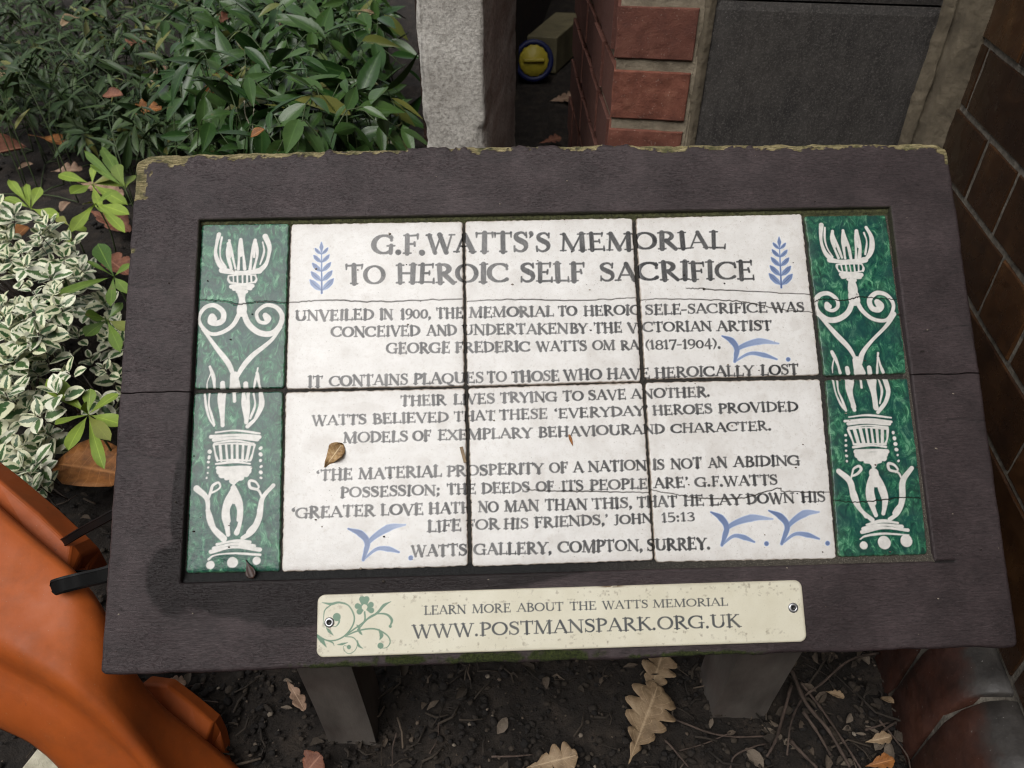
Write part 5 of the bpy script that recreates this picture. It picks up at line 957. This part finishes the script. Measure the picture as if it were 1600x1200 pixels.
# fine leaved evergreen at the far left
lv, sm = MB(), MB()
for i in range(340):
    px = -70+415*rs.rand()**1.15; py = rs.uniform(-110, 205)
    if px < 120 and py > 170: continue
    z = rs.uniform(.10, .30)*(1 if py < 120 else .75); tip = gp(px, py, z); az = rs.uniform(0, 6.28); reach = rs.uniform(.10, .26); root = tip-np.array([math.cos(az), math.sin(az), 0])*reach*.8; root[2] = 0
    spray(lv, sm, root, az, z, reach, rs.randint(7, 11), .070, .0165, rs, .22, .75)
for i in range(110):
    px = rs.uniform(100, 345); py = rs.uniform(150, 222); z = rs.uniform(.05, .14); tip = gp(px, py, z); az = rs.uniform(-2.6, -.5); reach = rs.uniform(.06, .14); root = tip-np.array([math.cos(az), math.sin(az), 0])*reach*.8; root[2] = 0
    spray(lv, sm, root, az, z, reach, 8, .060, .015, rs, .25, .8)
finish('evergreen_shrub', 'fine leaved grey green evergreen shrub filling the upper left corner', 'shrub', gp(140, 100, 0), lv, M['narrow'], sm, M['gstem'])
# brown leaves caught in the shrubs
for lab, pb, pt, wpx, z, mt, lb in (('bright orange brown lobed leaf caught in the middle of the shrubs', (318, 148), (378, 118), 52, .30, 'orangeleaf', 3), ('brown leaf showing through the gap in the fine leaved shrub', (190, 78), (232, 58), 34, .16, 'rust', 3), ('pale brown leaf under the fine leaved shrub beside the orange one', (236, 126), (276, 108), 26, .16, 'pink', 0),
    ('orange brown leaf at the far left edge inside the fine leaved shrub', (-6, 132), (8, 94), 22, .2, 'tan', 0), ('brown leaf low in the broad leaved shrub', (420, 186), (452, 166), 30, .26, 'rust', 3), ('small yellow leaf low behind the board edge', (392, 214), (412, 200), 14, .40, 'orangeleaf', 0), ('pale broken leaf at the top of the broad leaved shrub', (436, 42), (470, 24), 22, .33, 'pink', 3), ('curled tan leaf hanging in the upper part of the fine leaved shrub', (96, 40), (122, 22), 20, .28, 'tan', 0), ('rust coloured lobed leaf lying between the two shrubs near the top', (330, 40), (362, 22), 30, .34, 'rust', 3), ('small tan leaf at the top of the broad leaved shrub near the wall end', (560, 30), (584, 16), 18, .38, 'tan', 0), ('orange brown lobed leaf low in the fine leaved shrub above the young plants', (206, 176), (250, 166), 30, .14, 'orangeleaf', 3), ('dull pink leaf deep in the middle of the shrubs', (282, 80), (302, 64), 24, .25, 'pink', 0), ('brown leaf hidden low in the fine leaved shrub', (160, 150), (190, 146), 20, .2, 'rust', 0)):
    b_ = gp(*pb, z); t_ = gp(*pt, z+.01); width = wpx*((b_-CAMP)@W[:, 2])/1200
    leaf_thing('dry_leaf', M[mt], lab, 'fallen leaf', 'fallen leaves', b_, t_, width, (.1, -.5, 1), shape='oval' if lb else 'round', fold=.2, droop=.1, rnd=rs.rand(), lobes=lb, ldep=.5, curl=.2, wavy=.03)
# pale dead stalks in front of the broad leaved shrub
V, F = tube(spline([gp(382, 158, .40), gp(384, 180, .37), gp(392, 200, .35), gp(398, 226, .33)], 5), .0011, 5); tag(obj('dead_stalk', V, F, M['dstem']), 'short pale dead stalk curving in front of the broad leaved shrub', 'stalk')
V, F = tube(spline([gp(397, 170, .40), gp(395, 195, .37), gp(397, 215, .35), gp(402, 232, .33)], 5), .0008, 5); tag(obj('dead_stalk', V, F, M['dstem']), 'thin pale dead stalk just right of the curving one', 'stalk')
# young plants with rosettes of light green leaves
def rosette(label, c, z0, tips, mat, seed):
    r0 = np.random.RandomState(seed); lv, sm = MB(), MB(); base = gp(*c, z0); foot = np.array([base[0], base[1]+.01, 0.])
    V, F = tube(spline([foot, (foot+base)/2+np.array([.006, 0, 0]), base], 4), .0016, 5); sm.add(V, F)
    for (tx, ty, wpx, dz) in tips:
        t_ = gp(tx, ty, z0+dz); d_ = (t_-CAMP)@W[:, 2]; wdt = wpx*d_/1200
        lv.add(*leafgeo(base, t_, wdt, UZ+np.array([0, -.35, 0])+r0.normal(0, .18, 3), 'obov', .22, .10, r0.rand(), 11, wavy=.012, rng=r0))
    return finish('young_plant', label, 'plant', foot, lv, mat, sm, M['gstem'], 'young green plants')
rosette('small light green rosette at the left edge above the variegated shrub', (48, 326), .09, [(2, 302, 20, .0), (28, 284, 17, .01), (62, 290, 20, .03), (86, 334, 26, .02), (8, 270, 17, .02), (38, 280, 14, .02)], M['lime'], 1)
rosette('light green rosette with seven leaves beside the upper left board corner', (144, 288), .10, [(84, 266, 22, .0), (112, 298, 26, .02), (146, 256, 16, .03), (176, 272, 18, .02), (200, 282, 22, .0), (152, 318, 18, .03), (188, 312, 26, .02)], M['lime'], 2)
rosette('light green plant just below the seven leaved rosette', (150, 318), .12, [(112, 352, 26, .02), (128, 316, 15, .02), (196, 330, 26, .01), (190, 350, 22, .02), (172, 300, 18, .03)], M['lime'], 3)
rosette('low light green plant between the variegated shrub and the board', (108, 352), .10, [(88, 338, 18, .01), (136, 340, 22, .02), (104, 374, 14, .02), (132, 358, 20, .01)], M['lime'], 4)
rosette('large leaved plant with one dark leaf reaching to the board edge', (178, 432), .17, [(88, 455, 28, .02), (150, 376, 34, .03), (196, 452, 24, .01), (136, 405, 10, .03), (204, 410, 20, .01), (170, 470, 20, .01)], M['bronze'], 5)
rosette('pale green plant beside the large leaved one at the board edge', (168, 500), .14, [(136, 490, 30, .03), (190, 472, 20, .02), (200, 512, 24, .01), (132, 522, 36, .0), (182, 540, 24, .02)], M['bronze'], 7)
rosette('bright light green rosette above the big orange leaf', (138, 648), .16, [(70, 588, 38, .03), (86, 658, 26, .02), (104, 696, 32, .01), (140, 606, 26, .02), (182, 612, 28, .01), (162, 678, 30, .04), (156, 726, 26, -.01), (128, 628, 18, .03), (190, 660, 34, .0)], M['lime'], 6)
rosette('dark green seedling pressed against the left edge of the board', (196, 296), .16, [(160, 228, 26, .02), (176, 250, 26, .02), (150, 212, 18, .02), (205, 268, 22, .0), (120, 225, 16, .03), (136, 246, 16, .02)], M['bronze'], 8)
# variegated shrubs: rosettes of paired cream edged leaves
def variegated(label, region, n, zr, seed, ext):
    r0 = np.random.RandomState(seed); lv, sm = MB(), MB(); cx = np.mean([q[0] for q in region]); cy = np.mean([q[1] for q in region]); foot = gp(cx, cy+30, 0)
    def inside(x, y):
        c = False; j = len(region)-1
        for i in range(len(region)):
            (xi, yi), (xj, yj) = region[i], region[j]
            if (yi > y) != (yj > y) and x < (xj-xi)*(y-yi)/(yj-yi+1e-9)+xi: c = not c
            j = i
        return c
    k = 0; tries = 0
    while k < n and tries < 9000:
        tries += 1; x = r0.uniform(*ext[0]); y = r0.uniform(*ext[1])
        if not inside(x, y): continue
        z = r0.uniform(*zr); p = gp(x, y, z); ax = UZ+np.array([r0.uniform(-.5, .5), r0.uniform(-.7, .2), 0]); ax /= np.linalg.norm(ax)
        a = np.cross(ax, DD); a /= np.linalg.norm(a); b_ = np.cross(ax, a); th = r0.uniform(0, 6.28); sz = r0.uniform(.021, .037)
        q = p-ax*.05; q[2] = max(0, q[2]); V, F = tube([foot+(q-foot)*.35+UZ*.01, q, p], [.0014, .0011, .0008], 4); sm.add(V, F)
        for lvl in range(3):
            for s_ in (0, math.pi):
                an = th+lvl*math.pi/2+s_+r0.uniform(-.25, .25); d = (a*math.cos(an)+b_*math.sin(an)); el = (.15, .45, 1.0)[lvl]+r0.uniform(-.15, .15); v = d*math.cos(el)+ax*math.sin(el); L = sz*(1., .9, .62)[lvl]*r0.uniform(.85, 1.15)
                bp = p-ax*(.012, .005, .0)[lvl]; lv.add(*leafgeo(bp+v*.003, bp+v*(L+.003), L*.70, ax+r0.normal(0, .12, 3), 'oval', .22, .12*r0.uniform(0, 2), r0.rand(), 8, wavy=.015, rng=r0))
        k += 1
    return finish('variegated_shrub', label, 'shrub', foot, lv, M['varieg'], sm, M['bark'], 'cream edged shrubs')
variegated('dense cream edged variegated shrub filling the left edge below the young plants', [(-60, 322), (40, 318), (70, 335), (118, 372), (132, 420), (122, 470), (96, 520), (110, 590), (60, 655), (-60, 665)], 150, (.06, .20), 31, ((-60, 135), (318, 665)))
variegated('low cream edged variegated sprigs along the left edge of the board', [(100, 358), (160, 368), (176, 470), (200, 545), (196, 640), (150, 640), (120, 560), (108, 470)], 22, (.03, .11), 32, ((100, 200), (355, 640)))
variegated('straggling cream edged sprigs just above the orange barrier', [(-60, 660), (50, 640), (92, 640), (90, 690), (80, 720), (78, 770), (60, 778), (30, 745), (-60, 720)], 24, (.04, .13), 33, ((-60, 98), (640, 778)))
variegated('single upright cream edged sprig at the left edge of the picture', [(-8, 318), (12, 316), (14, 345), (-6, 345)], 2, (.19, .22), 34, ((-8, 14), (316, 345)))
# ------------------------------------------------------------------ orange plastic barrier
BAR = empty('plastic_barrier', gp(160, 1230, 0), 'orange moulded plastic barrier leaning in against the lower left corner of the sign', 'barrier')
U_ = [(-200, 640, .80), (-90, 722, .77), (0, 803, .742), (60, 856, .728), (112, 897, .720), (152, 948, .722), (205, 1058, .742), (250, 1112, .760), (310, 1157, .778), (372, 1208, .790), (450, 1285, .80)]
C_ = [(-200, 890, .72), (-90, 970, .708), (0, 1023, .700), (60, 1054, .698), (116, 1090, .700), (160, 1127, .708), (205, 1168, .716), (240, 1212, .724), (275, 1270, .732), (310, 1340, .74), (360, 1420, .75)]
L_ = [(-200, 1030, .72), (-90, 1085, .712), (0, 1131, .708), (48, 1152, .708), (84, 1180, .71), (114, 1214, .715), (142, 1258, .72), (172, 1310, .728), (205, 1370, .735), (240, 1440, .74), (290, 1520, .75)]
tt = np.linspace(0, 10, 61)
def rs_(A): A = np.array(A, float); return np.stack([np.interp(tt, np.arange(11), A[:, i]) for i in range(3)], 1)
def smooth(A, k=4):
    for _ in range(k): A[1:-1] = (A[:-2]+2*A[1:-1]+A[2:])/4
    return A
U2, C2, L2 = smooth(rs_(U_)), smooth(rs_(C_)), smooth(rs_(L_))
cols = []
def between(A, B, f, dz): q = A+(B-A)*f; q = q.copy(); q[:, 2] += dz; return q
seq = [(U2, C2, .0, .034), (U2, C2, -.012, .022), (U2, C2, -.008, .010), (U2, C2, .01, .003), (U2, C2, .05, .0), (U2, C2, .25, -.004), (U2, C2, .5, -.006), (U2, C2, .72, -.009), (U2, C2, .84, -.012), (U2, C2, .91, -.011), (U2, C2, .96, -.006), (C2, L2, .0, .004), (C2, L2, .06, .011), (C2, L2, .16, .0135), (C2, L2, .35, .011), (C2, L2, .6, .010), (C2, L2, .8, .0125), (C2, L2, .92, .018), (C2, L2, .98, .028), (C2, L2, 1., .042)]
G = np.array([between(*s) for s in seq])                # columns x stations x 3
P = np.array([[dp(*q) for q in c] for c in G]); nx, ny = P.shape[:2]
o = obj('panel', P.reshape(-1, 3), grid_faces(nx, ny), M['orange'], BAR)
m = o.modifiers.new('thick', 'SOLIDIFY'); m.thickness = .004; m.offset = 1
def rib(pts_o, pts_i, z_o, z_i, th, name='rib'):
    n = len(pts_o); V = []
    for k in range(n):
        a = dp(*pts_o[k], z_o[k]); b_ = dp(*pts_i[k], z_i[k]); dn = W[:, 2]*th
        V += [a, b_, b_+dn, a+dn]
    F = [(k*4+i, k*4+(i+1) % 4, k*4+4+(i+1) % 4, k*4+4+i) for k in range(n-1) for i in range(4)]+[(3, 2, 1, 0), tuple(4*(n-1)+i for i in range(4))]
    return bevel(obj(name, V, F, M['orange'], BAR, smooth=False), .005, 3)
rib([(-120, 660), (0, 752), (60, 803), (112, 852), (128, 868), (143, 893)], [(-120, 720), (0, 812), (56, 862), (104, 900), (112, 906), (118, 912)], [.80, .775, .765, .757, .765, .795], [.79, .765, .752, .745, .75, .78], .035)
rib([(222, 1066), (262, 1071), (300, 1100), (334, 1128), (345, 1150), (353, 1184), (380, 1215)], [(218, 1078), (246, 1116), (290, 1156), (318, 1168), (328, 1176), (338, 1200), (360, 1225)], [.80, .795, .80, .805, .815, .815, .82], [.795, .785, .79, .793, .81, .81, .815], .02)
# the two cable ties
def strap(label, pts, wd, th=.0016, end=True):
    P = spline([dp(*q) for q in pts], 8); V = []; n = len(P)
    for i in range(n):
        t = P[min(i+1, n-1)]-P[max(i-1, 0)]; t /= np.linalg.norm(t); s_ = np.cross(t, -W[:, 2]); s_ /= np.linalg.norm(s_); nn = np.cross(s_, t); f = 1.
        if end and i > n-4: f = (.95, .8, .45)[i-(n-3)]
        if nn@W[:, 2] > 0: nn = -nn
        for a, h in ((-1, 0), (-1, th), (-.75, th*1.5), (-.7, th), (.7, th), (.75, th*1.5), (1, th), (1, 0)): V.append(P[i]+s_*a*wd*.5*f+nn*h)
    F = [(k*8+j, k*8+(j+1) % 8, k*8+8+(j+1) % 8, k*8+8+j) for k in range(n-1) for j in range(8)]+[tuple(range(7, -1, -1)), tuple((n-1)*8+j for j in range(8))]
    o = obj('cable_tie', V, F, M['nylon'], smooth=False); tag(o, label, 'cable tie', 'black cable ties'); return o
strap('black cable tie lying flat over the orange barrier with its rounded end free', [(215, 884, .70), (160, 899, .700), (125, 907, .704), (97, 914, .7005), (82, 919, .703)], .0150)
strap('black cable tie stretched from behind the board to the top of the barrier', [(215, 782, .70), (165, 810, .715), (130, 829, .735), (102, 846, .757), (80, 858, .79)], .0085, end=False)
strap('thin black cable tie crossing behind the barrier end', [(200, 892, .74), (160, 893, .75), (110, 894, .757), (96, 896, .765)], .004, end=False)
# cream painted block in the corner
a = [gp(36, 1222, 0), gp(72, 1176, 0), gp(116, 1196, 0), gp(150, 1290, 0)]; V, F = hexa([p-UZ*.02 for p in a], [p+UZ*.018 for p in a]); bevel(tag(obj('cream_block', V, F, M['cream'], smooth=False), 'cream painted block on the soil in the bottom left corner under the barrier', 'block'), .003)
# ------------------------------------------------------------------ bits lying on the sign
def onb(x, y, h): return bw([(x, y, h)])[0]
leaf_thing('dry_leaf', M['scrap'], 'small curled brown leaf scrap lying on the white tile at lower left', 'fallen leaf', None, onb(-200, -68, 1.0), onb(-185, -48, 2.0), .0165, BN, shape='oak', fold=.25, droop=.02, rnd=.4, curl=.18, wavy=.10, nv=16)
V, F = hexa(bw([(-84.6, -53.5, .3), (-81.8, -53, .3), (-78.6, -66.5, .3), (-81.2, -67.2, .3)]), bw([(-84.4, -53.5, 1.5), (-82, -53, 1.7), (-78.8, -66.5, 1.5), (-81, -67.2, 1.4)])); tag(obj('wood_chip', V, F, M['tan'], col=np.full((8, 4), .5), smooth=False), 'short brown wood chip beside the joint of the lower left and middle tiles', 'wood chip')
leaf_thing('leaf_sliver', M['orangeleaf'], 'dark brown leaf sliver lying across the word behaviour', 'leaf scrap', None, onb(10.2, -44.5, .8), onb(13.2, -54.5, 1.0), .0024, BN, shape='lance', fold=.3, droop=.02, rnd=.3)
leaf_thing('seed_husk', M['husk'], 'dark reddish brown seed husk on the bottom edge of the lower left green tile', 'seed husk', None, onb(-264, -143.5, 1.2), onb(-256.5, -158.5, 3.0), .0105, BN, shape='obov', fold=.3, droop=-.05, rnd=.2, curl=.15)
mb = MB()
r0 = np.random.RandomState(77)
for i in range(150):
    x = r0.uniform(-372, 372); y = r0.uniform(-228, 215); h = 5.2 if (x < RL or x > RRt or y > RT or y < RB) else .3
    s = r0.uniform(.00025, .0009) if i > 8 else r0.uniform(.0009, .0014); mb.add(bw([(x, y, h)])[0]+ICO_V*s*np.array([1.3, 1, .6])*(1+r0.uniform(-.3, .3, (12, 1))), ICO_F, np.full((12, 1), r0.choice([.3, .7, .93, 1., 1.])))
mb.add(bw([(-269, -163, .6)])[0]+ICO_V*np.array([.0032, .0025, .0018]), ICO_F, np.full((12, 1), .97))
sp = mb.build('specks', M['crumb'], None, True); sp['kind'] = 'stuff'; tag(sp, 'scattered pale specks of grit on the painted board and tiles', 'grit')
